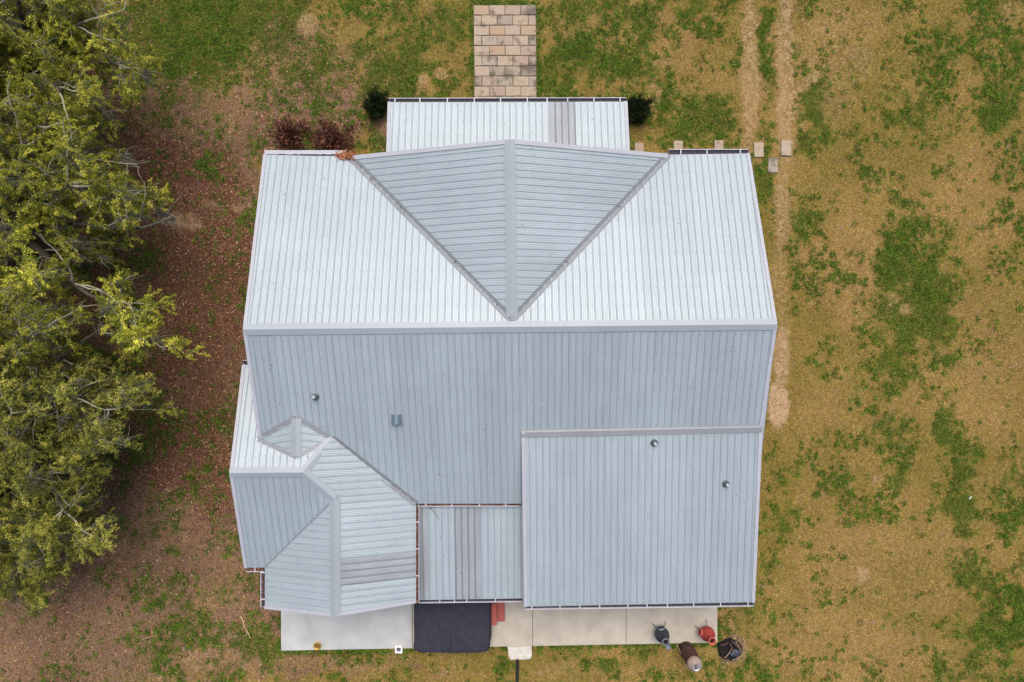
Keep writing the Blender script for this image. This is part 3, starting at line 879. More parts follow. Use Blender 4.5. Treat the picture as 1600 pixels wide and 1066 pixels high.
for r in range(11):
    c = px(740 + r * .13, 8 + r * 15.85, .05)
    y = c.y - PDP / 2
    xs = [(i, 1.0) for i in range(4)] if r % 2 == 0 else [(-.0, .5), (.5, 1), (1.5, 1), (2.5, 1), (3.5, .5)]
    for ci, (i, wf) in enumerate(xs):
        x = c.x + (i + wf / 2) * PWD
        if wf == .5 and ci == 0: x = c.x + .25 * PWD
        me_ = None
        mi = 3 if (r, ci) in dirty else random.choice([0, 0, 1, 2, 4])
        key = (wf, mi, random.randint(0, 1))
        if key not in PM:
            PM[key] = paver_mesh(PWD * wf - .022, PDP - .022, .06, hash(key) % 999)
            PM[key].materials.append(PV[mi])
        o = bpy.data.objects.new('paver', PM[key]); o.parent = path
        o.location = (x + random.uniform(-.006, .006), y + random.uniform(-.006, .006), .0 + random.uniform(-.008, .008)); o.rotation_euler = (random.uniform(-.01, .01), random.uniform(-.01, .01), random.uniform(-.012, .012))
        col.objects.link(o)
# mossy soil bedding in the joints
q = [px(739.5, 9, .02), px(838, 9, .02), px(839.5, 185, .02), px(741, 185, .02)]
slab('joint_soil', [p.xy for p in q], -.05, .03, simple('joint_soil', (92, 84, 58), .95, var=.4, scale=12), path, bevel=0)

ST = [(999, 234, 14, 22, 1, 'dull reddish stepping stone beside the porch corner, first of the row', 1), (1060, 231, 14, 22, 2, 'pale stepping stone tucked against the front gutter, second from the porch', 0), (1123.5, 230, 14, 22, 3, 'rosy stepping stone against the front gutter, third from the porch', -1),
      (1186, 234, 15, 23, 4, 'stepping stone just off the right corner of the main roof', 1), (1228.5, 231.5, 15.5, 24, 5, 'stepping stone lying in the right wheel track, farthest from the house', -3), (1208, 258, 15, 23, 6, 'greyer stepping stone set below the other two in green grass', 0)]
sm = {1: PV[4], 2: PV[0], 3: PV[4], 4: PV[0], 5: PV[0], 6: PV[2]}
for u, v, w, h, i, lab, rz in ST:
    me_ = paver_mesh(w * kz, h * kz, .06, i * 31); me_.materials.append(sm[i])
    o = bpy.data.objects.new('stepping_stone', me_); p = px(u, v, .05); o.location = (p.x, p.y, -.008); o.rotation_euler = (.01 * rz, .012, math.radians(1.2 * rz)); col.objects.link(o)
    tag(o, lab, 'stepping stone', 'stepping stones by the front corner')

# ------------------------------------------------------------------ hot tub, steps
M['cover'] = simple('black_fabric', (46, 47, 57), .85, var=.16, scale=5, bump=.35, bscale=16, spec=.25)
M['cover_seam'] = simple('black_fabric_seam', (34, 34, 44), .9)
M['tub'] = simple('tub_cladding', (70, 56, 48), .7)
M['brick_plastic'] = simple('red_brown_plastic', (150, 76, 66), .6, var=.12, scale=10, bump=.1)
zt = .96
x0, x1 = px(646.5, 0, zt).x, px(764, 0, zt).x; y0, y1 = px(0, 1020.5, zt).y, -9.42
hx, hy = (x1 - x0) / 2, (y1 - y0) / 2
tub = empty('hot_tub', ((x0 + x1) / 2, (y0 + y1) / 2, .1)); tag(tub, 'boxy hot tub under a loose black fabric cover on the patio', 'hot tub')
bm = bmesh.new(); add_box(bm, (-hx + .07, -hy + .07, 0), (hx - .07, hy - .07, .78), .06); bm_obj('tub_shell', bm, M['tub'], tub)
bm = bmesh.new()
def sq(a, p=15): return (abs(math.cos(a)) ** (2 / p) * (1 if math.cos(a) >= 0 else -1), abs(math.sin(a)) ** (2 / p) * (1 if math.sin(a) >= 0 else -1))
SEG = 120; rings = []
levels = [(.0, 0), (.12, 0), (.25, 0), (.4, 0), (.55, 0), (.7, 0), (.84, 0), (.93, -.004), (.975, -.02), (1.0, -.06), (1.01, -.16), (1.018, -.32), (1.025, -.5), (1.032, -.68)]
for li, (f, dz) in enumerate(levels):
    rg = []
    for k in range(SEG):
        a = 2 * math.pi * k / SEG
        cx_, cy_ = sq(a)
        wv = (.012 * math.sin(7 * a + .7) + .010 * math.sin(13 * a + 2) + .006 * math.sin(23 * a)) * (max(0, f - .9) / .1) * (1 if dz < -.1 else .55)
        bulge = .022 * math.sin(2 * a + .6) * (f > .9)
        x = cx_ * hx * f * (1 + wv * .5) + (wv + bulge) * cx_; y = cy_ * hy * f * (1 + wv * .5) + wv * cy_
        z = zt - .1 + dz + .03 * (1 - f) - .0
        if dz > -.05: z += .014 * (float(N1.fbm(np.array([x]), np.array([y]), 2.2, 3)[0]) - .5) * 2 - .018 * math.exp(-(x / .035) ** 2) - .010 * math.exp(-((y + .02 * x) / .03) ** 2)
        rg.append(bm.verts.new((x, y, z)))
        if f == 0: break
    rings.append(rg)
for k in range(SEG): bm.faces.new((rings[0][0], rings[1][k], rings[1][(k + 1) % SEG]))
for a, b in zip(rings[1:], rings[2:]):
    for k in range(SEG): bm.faces.new((a[k], b[k], b[(k + 1) % SEG], a[(k + 1) % SEG]))
cov = bm_obj('cover', bm, M['cover'], tub, smooth=True)
bm = bmesh.new()
add_tube(bm, [(-.05 + .01 * math.sin(i), -hy * .93 + i * hy * 1.86 / 10, zt - .1 + .006 + .006 * math.sin(i * 1.7)) for i in range(11)], .013, 6)
bm_obj('seam', bm, M['cover_seam'], cov, smooth=True)
bm = bmesh.new()
add_tube(bm, [(-hx * .55 + i * hx * 1.4 / 10, -.12 - .003 * i, zt - .1 + .012 + .004 * math.sin(i * 2.2)) for i in range(11)], [.004 + .007 * math.sin(math.pi * i / 10) for i in range(11)], 6)
bm_obj('crease', bm, M['cover'], cov, smooth=True)

kk = (CAM_H - .5) / F
sx0, sxm, sx1 = (764 - 800) * kk, (776 - 800) * kk, (788.5 - 800) * kk
sy0, sy1 = -(977 - 533) * kk, -(943 - 533) * kk
steps = empty('tub_steps', ((sx0 + sx1) / 2, (sy0 + sy1) / 2, .1)); tag(steps, 'red-brown two-tread steps beside the black-covered tub', 'steps')
hx2, hy2 = (sx1 - sx0) / 2, (sy1 - sy0) / 2
for (a, b, zz, yo) in ((-hx2, 0, .42, 0), (.012, hx2, .21, .06)):
    bm = bmesh.new(); add_box(bm, (a, -hy2 + yo, zz - .04), (b, hy2 + yo, zz), .012); bm_obj('tread', bm, M['brick_plastic'], steps)
    bm = bmesh.new(); add_box(bm, (a + .02, -hy2 + .02 + yo, 0), (b - .02, -hy2 + .05 + yo, zz - .041)); bm_obj('side_panel', bm, M['brick_plastic'], steps)
    bm = bmesh.new(); add_box(bm, (b - .045, -hy2 + .052 + yo, 0), (b - .015, hy2 - .02 + yo, zz - .041)); bm_obj('riser', bm, M['brick_plastic'], steps)

# ------------------------------------------------------------------ chimineas, tank, fire pit
M['iron'] = simple('black_iron', (58, 62, 72), .6, metal=.3, var=.2, scale=12)
M['iron_lt'] = simple('grey_iron_edge', (104, 110, 120), .55, metal=.3)
M['clay_red'] = simple('red_clay', (156, 60, 50), .65, var=.14, scale=7, bump=.15)
M['clay_rim'] = simple('red_clay_rim', (172, 80, 68), .65)
M['soot'] = simple('soot', (16, 13, 12), .95)
M['rust'] = simple('rusty_iron', (74, 50, 42), .85, var=.35, scale=9, bump=.3)
M['tank_top'] = simple('bleached_steel', (140, 122, 110), .6, var=.15, scale=10)
M['white_metal'] = simple('white_metal', (224, 224, 222), .5)
M['brass'] = simple('brass', (186, 146, 56), .35, metal=.6)

def chiminea(loc, scale, body, rim, mouth_az, label, cap=False, stand=(2.0, 2.9, 5.2)):
    e = empty('chiminea', loc); e.scale = (scale,) * 3; tag(e, label, 'chiminea', 'chimineas on the patio corner')
    bm = bmesh.new()
    add_lathe(bm, [(.001, .16), (.14, .165), (.22, .2), (.275, .29), (.295, .40), (.28, .52), (.235, .63), (.175, .73), (.135, .84), (.115, .96), (.112, 1.06)], 32)
    bo = bm_obj('body', bm, body, e, smooth=True)
    bm = bmesh.new()
    add_lathe(bm, [(.112, 1.03), (.15, 1.05), (.158, 1.075), (.15, 1.10), (.118, 1.10), (.095, 1.07), (.09, .9)], 28); bm_obj('chimney_rim', bm, rim, e, smooth=True)
    bm = bmesh.new(); add_lathe(bm, [(.104, .98), (.001, .97)], 20); bm_obj('flue', bm, M['soot'], e)
    # arched fire mouth: collar and dark opening
    d = Vector((math.cos(mouth_az), math.sin(mouth_az), 0)); s = Vector((-d.y, d.x, 0))
    bm = bmesh.new(); r0 = []
    for k in range(24):
        a = 2 * math.pi * k / 24
        off = s * math.cos(a) + Vector((0, 0, 1)) * math.sin(a)
        c = Vector((0, 0, .43))
        r0.append([bm.verts.new(c + d * .2 + off * .145), bm.verts.new(c + d * .335 + off * .15), bm.verts.new(c + d * .335 + off * .12), bm.verts.new(c + d * .24 + off * .118)])
    for k in range(24):
        a, b = r0[k], r0[(k + 1) % 24]
        for i in range(3): bm.faces.new((a[i], b[i], b[i + 1], a[i + 1]))
    bm_obj('mouth', bm, rim, e, smooth=True)
    bm = bmesh.new(); vs = [bm.verts.new(Vector((0, 0, .43)) + d * .295 + (s * math.cos(a) + Vector((0, 0, 1)) * math.sin(a)) * .119) for a in [2 * math.pi * k / 24 for k in range(24)]]
    bm.faces.new(vs); bm_obj('fire_opening', bm, M['soot'], e)
    for a in stand:
        bm = bmesh.new(); u = Vector((math.cos(a), math.sin(a), 0))
        add_tube(bm, [u * .2 + Vector((0, 0, .22)), u * .33 + Vector((0, 0, .2)), u * .40 + Vector((0, 0, .12)), u * .42 + Vector((0, 0, .0))], .014, 6)
        bm_obj('stand_leg', bm, M['iron'], e)
    bm = bmesh.new(); add_tube(bm, [(.21 * math.cos(a), .21 * math.sin(a), .2) for a in [2 * math.pi * k / 24 for k in range(25)]], .013, 6, cap=False); bm_obj('stand_ring', bm, M['iron'], e)
    if cap:
        bm = bmesh.new(); cc = add_lathe(bm, [(.001, .045), (.06, .04), (.105, .015), (.12, 0), (.112, -.008), (.001, .02)], 24)
        co = bm_obj('chimney_cap', bm, M['iron_lt'], e, smooth=True); co.location = (.09, -.16, 1.13); co.rotation_euler = (-.7, .35, 0)
    return e
b1 = px(1031, 985.5, .1); chiminea(b1, .95, M['iron'], M['iron_lt'], math.radians(100), 'black iron chiminea with a tipped cap near the patio edge', True, (1.05, 2.35, 4.6))
b2 = px(1101, 984, .1); chiminea(b2, .95, M['clay_red'], M['clay_rim'], math.radians(165), 'red clay chiminea at the corner of the patio', False, (1.45, 2.75, 5.0))

p = px(1071, 1012, 0); tank = empty('rusty_tank', (p.x, p.y, 0)); tag(tank, 'tall rust-brown upright tank with pale domed top on the grass', 'tank')
bm = bmesh.new(); add_lathe(bm, [(.27, .0), (.275, .04), (.29, .05), (.29, .5), (.298, .52), (.29, .54), (.29, 1.28), (.285, 1.33)], 32); bm_obj('body', bm, M['rust'], tank, smooth=True)
bm = bmesh.new(); add_lathe(bm, [(.286, 1.33), (.275, 1.39), (.235, 1.45), (.17, 1.49), (.09, 1.51), (.001, 1.515)], 32); bm_obj('dome', bm, M['tank_top'], tank, smooth=True)
bm = bmesh.new(); add_lathe(bm, [(.15, 1.49), (.165, 1.56), (.155, 1.565), (.135, 1.5)], 28); bm_obj('collar', bm, M['steel'], tank, smooth=True)
bm = bmesh.new(); add_lathe(bm, [(.05, 1.5), (.05, 1.6), (.03, 1.62), (.001, 1.62)], 14); add_tube(bm, [(-.1, .02, 1.58), (.1, -.02, 1.58)], .014, 6); add_tube(bm, [(.02, .1, 1.585), (-.02, -.1, 1.585)], .014, 6); bm_obj('valve', bm, M['lead'], tank)
bm = bmesh.new(); add_tube(bm, [(-.42, .3, .03), (-.34, .12, .25), (-.30, .0, .5)], .016, 6); bm_obj('side_pipe', bm, simple('grey_pipe', (150, 136, 118), .7), tank)

p = px(1139, 1013, 0); pit = empty('fire_pit', (p.x, p.y, 0)); tag(pit, 'charred black fire pit heaped with scraps beside the red chiminea', 'fire pit')
bm = bmesh.new(); add_lathe(bm, [(.32, .0), (.38, .08), (.41, .16), (.425, .16), (.40, .07), (.34, -.02)][::-1], 26)
for v in bm.verts: v.co.x *= 1.0; v.co.y *= .9; a_ = math.atan2(v.co.y, v.co.x); q_ = 1 + .10 * math.sin(3 * a_ + 1) + .07 * math.sin(5 * a_); v.co.x *= q_; v.co.y *= q_; v.co.z *= .75 + .4 * math.sin(2 * a_ + .5)
bm_obj('rusted_ring', bm, M['rust'], pit, smooth=True)
bm = bmesh.new()
R_ = bmesh.ops.create_icosphere(bm, subdivisions=4, radius=1)
for v in bm.verts:
    n = float(N2.fbm(np.array([v.co.x * 2 + 5]), np.array([v.co.y * 2 + v.co.z + 9]), 1.5, 4)[0]) - .5
    v.co = Vector((v.co.x * .46 * (1 + n * .5), v.co.y * .41 * (1 + n * .6), max(v.co.z, -.2) * .16 + n * .14 + .05))
bm_obj('charcoal', bm, M['soot'], pit)
bm = bmesh.new()
bmesh.ops.create_icosphere(bm, subdivisions=4, radius=1)
for v in bm.verts:
    n = float(N3.fbm(np.array([v.co.x * 1.7 + 3]), np.array([v.co.y * 2 + v.co.z * 1.3]), 1.5, 4)[0]) - .5
    v.co = Vector((.16 + v.co.x * .2 * (1 + n), -.06 + v.co.y * .17 * (1 + n), .24 + v.co.z * .12 * (1 + n)))
bm_obj('black_bag', bm, simple('black_plastic', (40, 44, 56), .35, spec=.6), pit, smooth=True)
M['stick'] = simple('pale_stick', (168, 148, 124), .9, var=.25, scale=20)
M['charred'] = simple('charred_stick', (84, 62, 54), .9, var=.3, scale=14)
for a, b, r, m in (((-.22, -.28, .2), (.0, .1, .3), .015, 'stick'), ((-.05, .3, .26), (.1, -.1, .3), .03, 'charred'), ((.05, .36, .2), (.3, .1, .24), .035, 'charred'), ((.1, -.42, .1), (.42, -.2, .2), .012, 'stick'), ((-.38, .2, .2), (-.1, .34, .26), .03, 'charred'), ((.2, .36, .18), (.4, -.05, .26), .012, 'stick')):
    bm = bmesh.new(); add_tube(bm, [a, ((a[0] + b[0]) / 2 + .02, (a[1] + b[1]) / 2, (a[2] + b[2]) / 2 + .02), b], [r, r * .9, r * .7], 6); bm_obj('stick', bm, M[m], pit)
# ash and dead grass round the pit
n = 260; a = RNG.random(n) * 3.9 - 2.2; rr = .42 + np.abs(RNG.normal(0, .10, n))
pos = np.stack([rr * np.cos(a) * 1.08 + .06, rr * np.sin(a), .02 + RNG.random(n) * .05], 1)
o = mesh_obj('ash_scatter', dead_leaf_mesh(pos, (.04, .09), pal=[(140, 124, 98), (120, 102, 76), (158, 140, 112), (80, 66, 54)]), M['leaf_rust'], pit); o['kind'] = 'stuff'

# ------------------------------------------------------------------ small things
p = px(496.5, 1008.5, .1); e = empty('brass_pot', (p.x, p.y, .1)); tag(e, 'small brass pot on the left end of the patio', 'pot')
bm = bmesh.new(); add_lathe(bm, [(.001, 0), (.08, 0), (.12, .06), (.13, .13), (.125, .135), (.10, .07), (.001, .05)], 24); bm_obj('bowl', bm, M['brass'], e, smooth=True)
bm = bmesh.new(); add_lathe(bm, [(.045, .05), (.05, .11), (.03, .125), (.001, .125)], 16); bm_obj('stub', bm, simple('pot_core', (104, 88, 60), .6), e, smooth=True)
bm = bmesh.new(); add_lathe(bm, [(.15, .0), (.165, .004), (.16, .02), (.13, .02)], 24); bm_obj('saucer', bm, simple('pot_saucer', (182, 158, 112), .7), e, smooth=True)
p = px(623.5, 1013.5, .1); e = empty('drain_box', (p.x, p.y, .1)); tag(e, 'small white square drain box at the patio edge left of the tub', 'drain')
bm = bmesh.new()
for lo, hi in (((-.14, -.14, -.06), (.14, -.08, .1)), ((-.14, .08, -.06), (.14, .14, .1)), ((-.14, -.08, -.06), (-.08, .08, .1)), ((.08, -.08, -.06), (.14, .08, .1))): add_box(bm, lo, hi)
bm_obj('frame', bm, M['white_metal'], e)
bm = bmesh.new(); add_box(bm, (-.078, -.078, -.05), (.078, .078, .05)); bm_obj('lid', bm, simple('drain_lid', (84, 86, 88), .7), e)
for i in range(3):
    bm = bmesh.new(); add_box(bm, (-.06 + .05 * i - .008, -.07, .051), (-.06 + .05 * i + .022, .07, .058)); bm_obj('slot', bm, M['lead'], e)
# corrugated drain pipe
bm = bmesh.new(); pa, pb_ = px(808, 1030, .06), px(809.5, 1110, .06)
n = 90; add_tube(bm, [pa.lerp(pb_, i / n) + Vector((.012 * math.sin(i * .13), 0, .01)) for i in range(n + 1)], [.062 if i % 2 else .052 for i in range(n + 1)], 12)
o = bm_obj('drain_pipe', bm, simple('black_pipe', (30, 30, 33), .5), None, smooth=True); tag(o, 'black corrugated drain pipe running off from the small concrete pad', 'pipe')
def branch(name, pts, r, m, label, cat, offs=()):
    bm = bmesh.new(); add_tube(bm, pts, [r * (1 - .6 * i / (len(pts) - 1)) for i in range(len(pts))], 6)
    for i, d in offs:
        add_tube(bm, [pts[i], pts[i] + Vector(d) * .6 + Vector((0, 0, .02)), pts[i] + Vector(d)], [r * .6, r * .5, r * .3], 5)
    o = bm_obj(name, bm, m); tag(o, label, cat); return o
P_ = [px(u, v, .06) for u, v in ((376, 963), (380, 971), (382, 979), (387, 988), (391, 998))]
M['dry'] = simple('dry_branch', (186, 160, 120), .9, var=.2, scale=12)
branch('fallen_branch', P_, .026, M['dry'], 'pale dry fallen branch on green grass left of the patio', 'branch', [(1, (.09, .02, .02)), (2, (-.08, -.1, .02)), (3, (.09, -.06, .02)), (2, (.08, -.1, .02)), (3, (-.06, -.12, .02))])
P_ = [hit(u, v, cP, .035) for u, v in ((668, 792), (673, 794.5), (679, 801), (686, 812))]
branch('twig', P_, .014, simple('grey_twig', (96, 92, 88), .9), 'thin grey twig lying on the low rear porch roof', 'twig', [(1, (.14, .05, 0))])
P_ = [px(1513, 782, .05), px(1517, 777, .05)]
bm = bmesh.new(); add_box(bm, (-.07, -.015, 0), (.07, .015, .015), .004); o = bm_obj('white_scrap', bm, M['white_metal']); o.location = px(1516, 778, .03); o.rotation_euler = (.1, .05, .8); tag(o, 'tiny white scrap lying on green grass at right', 'scrap')

# ------------------------------------------------------------------ grass, dead leaves
def keep_out(x, y):
    r = np.zeros(len(x), bool)
    for a, b, c, d in ((-8.3, 8.2, -5.4, 6.2), (-9.0, -3.7, -8.8, -1.0), (-9.0, 8.05, -11.95, -5)):
        r |= (x > a) & (x < b) & (y > c) & (y < d)
    r &= ~((x < -9.0) & (y < -8.9))
    r |= (x > -1.5) & (x < .98) & (y > 4) & (y < 13.14)            # walkway
    r |= (x > -.2) & (x < .8) & (y > -12.5) & (y < -11)
    for u, v, *_ in ST:
        q = px(u, v, 0); r |= (np.abs(x - q.x) < .2) & (np.abs(y - q.y) < .3)
    r |= np.hypot(x - pit.location.x, y - pit.location.y) < .5
    return r
LIN = lambda L_: np.array([s2l(c)[:3] for c in L_])
P_DRY = LIN([(178, 142, 88), (192, 158, 102), (156, 120, 72), (138, 104, 64), (192, 162, 112), (168, 128, 80), (158, 122, 90)])
P_OLV = LIN([(138, 118, 58), (116, 102, 46), (156, 132, 70), (130, 98, 54), (96, 84, 38), (112, 108, 42), (98, 96, 38), (140, 110, 70)])
P_LIME = LIN([(98, 130, 32), (118, 138, 42), (112, 124, 44), (96, 112, 36), (128, 132, 56), (104, 110, 44)])
P_GRN = LIN([(72, 100, 22), (50, 76, 16), (92, 122, 30), (116, 142, 44), (40, 60, 14), (82, 106, 26)])
def grass(n, rng):
    x = rng.uniform(-21.2, 21.2, n); y = rng.uniform(-14.6, 14.6, n)
    k = ~keep_out(x, y); x, y = x[k], y[k]
    g, li, sa, st = masks(x, y)
    f = N4.fbm(x, y, 2.2, 4, .6); f2 = N2.fbm(x, y, 5.0, 2)
    pg = np.clip(g + (f - .5) * .5 * (g > .02), 0, 1)
    thin = 1 - .72 * sstep(.3, .8, sa) - .62 * sstep(.3, .8, li) * (1 - pg) - .25 * sstep(.55, .75, f2) * (1 - pg)
    k = rng.random(len(x)) < np.clip(thin + .1, .08, 1)
    x, y, pg, st, f, li = x[k], y[k], pg[k], st[k], f[k], li[k]
    m = len(x)
    isg = rng.random(m) < .05 + .74 * pg
    dry = rng.random(m) < np.clip(.42 + st * .9 + (f - .5) * 1.6 + (N1.fbm(x, y, .4, 3) - .5) * 2.4, .08, .95)
    deep = rng.random(m) < .25 + .6 * pg
    gc = np.where(deep[:, None], P_GRN[rng.integers(0, len(P_GRN), m)], P_LIME[rng.integers(0, len(P_LIME), m)])
    c = np.where(isg[:, None], gc, np.where(dry[:, None], P_DRY[rng.integers(0, len(P_DRY), m)], P_OLV[rng.integers(0, len(P_OLV), m)]))
    c = c * (.74 + .46 * rng.random((m, 1))) * (.78 + .5 * np.clip((N3.fbm(x, y, .9, 5, .65) - .25) * 1.6, 0, 1))[:, None]
    a = rng.random(m) * 6.283
    L = np.where(isg, .05 + .09 * rng.random(m), .05 + .08 * rng.random(m)); w = .010 + .012 * rng.random(m)
    lift = np.where(isg, .03 + .07 * rng.random(m) * (0.5 + pg), .01 + .03 * rng.random(m))
    z = -.02 + (N2.fbm(x, y, .5, 3) - .5) * .05 + (N3.fbm(x, y, 3.0, 2) - .5) * .025
    b = np.stack([x, y, z], 1)
    dx = np.stack([np.cos(a), np.sin(a), 0 * a], 1); dy = np.stack([-np.sin(a), np.cos(a), 0 * a], 1)
    tip = b + dx * L[:, None]; tip[:, 2] += lift
    v = np.stack([b - dy * w[:, None] / 2 + [0, 0, .006], b + dy * w[:, None] / 2 + [0, 0, .006], tip], 1)
    me = np_mesh('grass', v.reshape(-1, 3), np.arange(3 * m).reshape(m, 3))
    add_attr(me, 'tint', np.repeat(c, 3, 0))
    return me
def clumps(n, per, rng):
    x = rng.uniform(-21, 21, n * 12); y = rng.uniform(-14.4, 14.4, n * 12)
    g, li, sa, st = masks(x, y)
    den = N3.fbm(x, y, .35, 3); den2 = N1.fbm(x + 40, y, 1.3, 3)
    p = np.clip((den - .44) * 5, 0, 1) * np.clip((den2 - .42) * 5, 0, 1) * (1 - .8 * sstep(.3, .7, sa)) + .5 * g * (1 - g) * 4 * .5 + .012
    p = p * (1 - sstep(.15, .4, sa))
    p = p * np.where(x < -9, 1.0, 1.0) + np.where((x < -8.5) & (y < 6), .05 * np.clip((N4.fbm(x, y, .8, 3) - .35) * 4, 0, 1.5), 0)
    k = (rng.random(len(x)) < p) & ~keep_out(x, y); x, y = x[k][:n], y[k][:n]; m = len(x)
    ex, ey = [], []
    for (u0, v0, u1, v1, cnt) in ((439, 1019, 643, 1015.5, 60), (766, 1013, 1121, 1006.5, 110), (1123.5, 945, 1123.5, 1004, 16), (437, 958, 437, 1016, 14), (738.5, 8, 739.5, 155, 46), (839.5, 8, 842, 155, 46), (741, 6.5, 838, 6.5, 24)):
        t = rng.random(cnt); kz_ = CAM_H / F
        ex.append((u0 + (u1 - u0) * t - 800) * kz_ + rng.normal(0, .025, cnt)); ey.append(-(v0 + (v1 - v0) * t - 533) * kz_ + rng.normal(0, .025, cnt))
    x = np.concatenate([x] + ex); y = np.concatenate([y] + ey); m = len(x)
    R = rng.uniform(.03, .12, m) * rng.uniform(.7, 1.4, m)
    a = rng.random((m, per)) * 6.283; r = np.sqrt(rng.random((m, per))) * R[:, None]
    bx = x[:, None] + r * np.cos(a); by = y[:, None] + r * np.sin(a)
    a2 = a + rng.normal(0, .9, (m, per)); L = rng.uniform(.05, .11, (m, per)); w = rng.uniform(.014, .028, (m, per))
    z = (-.02 + (N2.fbm(x, y, .5, 3) - .5) * .05 + (N3.fbm(x, y, 3.0, 2) - .5) * .025)[:, None] + rng.uniform(.01, .05, (m, per))
    b = np.stack([bx, by, z], -1); d = np.stack([np.cos(a2), np.sin(a2), 0 * a2], -1); e = np.stack([-np.sin(a2), np.cos(a2), 0 * a2], -1)
    t = b + d * L[..., None]; t[..., 2] += rng.uniform(.0, .06, (m, per))
    v = np.stack([b - e * w[..., None] / 2, b + e * w[..., None] / 2, t], 2).reshape(-1, 3)
    me = np_mesh('weeds', v, np.arange(len(v)).reshape(-1, 3))
    tone = rng.uniform(.7, 1.25, (m, 1, 1)); c = P_GRN[rng.integers(0, len(P_GRN), (m, per))] * tone * rng.uniform(.8, 1.2, (m, per, 1))
    add_attr(me, 'tint', np.repeat(c.reshape(-1, 3), 3, 0))
    return me
M['grass'] = vcol_mat('grass_blades', .8, .25)
o = mesh_obj('grass', grass(620000, RNG), M['grass']); tag(o, 'short patchy grass, straw-dry and green, over the whole yard', 'grass', kind='stuff')

o = mesh_obj('weeds', clumps(10500, 22, RNG), M['grass']); tag(o, 'small dark green weed clumps dotted over the dry grass', 'weeds', kind='stuff')
n = 170000
x = RNG.uniform(-21, 9, n); y = RNG.uniform(-14.4, 14.4, n)
g, li, sa, st = masks(x, y)
k = (~keep_out(x, y)) & (RNG.random(n) < np.clip(li * 1.1, 0, 1) ** 1.2 * .9 + .03 * (x < -2))
x, y = x[k], y[k]
z = -.005 + (N2.fbm(x, y, .5, 3) - .5) * .05 + (N3.fbm(x, y, 3.0, 2) - .5) * .025 + RNG.random(len(x)) * .03
o = mesh_obj('dead_leaves', dead_leaf_mesh(np.stack([x, y, z], 1), (.035, .1), pal=[(128, 86, 70), (106, 68, 54), (150, 108, 88), (182, 148, 120), (70, 48, 38), (138, 88, 70), (88, 56, 46), (122, 84, 74), (84, 72, 46), (140, 110, 96)], tilt=.45), M['leaf_rust'])
tag(o, 'brown dead leaves littering the ground under the trees at left', 'dead leaves', kind='stuff')

# ------------------------------------------------------------------ trees
M['bark'] = simple('grey_bark', (76, 70, 60), .95, var=.35, scale=8, bump=.5, bscale=20)
M['twig'] = simple('pale_twigs', (140, 137, 116), .9, var=.3, scale=3)
M['leaf'] = vcol_mat('tree_leaf', .6, .45, .3)
M['moss'] = vcol_mat('spanish_moss', .95, .2, .05)

def tubes(paths, radii, seg):
    """paths (n,k,3), radii (n,k) -> verts, quads"""
    paths = np.asarray(paths); radii = np.asarray(radii)
    n, k, _ = paths.shape
    t = np.gradient(paths, axis=1); t /= np.linalg.norm(t, axis=2, keepdims=True) + 1e-9
    up = np.array([.31, .17, .93]); a = np.cross(t, up); a /= np.linalg.norm(a, axis=2, keepdims=True) + 1e-9
    b = np.cross(t, a)
    an = np.arange(seg) * 2 * np.pi / seg
    v = paths[:, :, None, :] + radii[:, :, None, None] * (a[:, :, None, :] * np.cos(an)[None, None, :, None] + b[:, :, None, :] * np.sin(an)[None, None, :, None])
    idx = np.arange(n * k * seg).reshape(n, k, seg)
    nx = np.roll(idx, -1, axis=2)
    f = np.stack([idx[:, :-1], nx[:, :-1], nx[:, 1:], idx[:, 1:]], -1).reshape(-1, 4)
    return v.reshape(-1, 3), f

def unit(v): return v / (np.linalg.norm(v, axis=-1, keepdims=True) + 1e-9)

def grow(start, dirs, length, k, rng, droop=.0, wob=.18, rise=.0):
    """wandering paths: start (n,3), dirs (n,3), length (n,)"""
    n = len(start); p = [start]; d = unit(dirs)
    st_ = length[:, None] / (k - 1)
    for i in range(1, k):
        d = unit(d + rng.normal(0, wob, (n, 3)) + np.array([0, 0, rise - droop * i / k]))
        p.append(p[-1] + d * st_)
    return np.stack(p, 1)

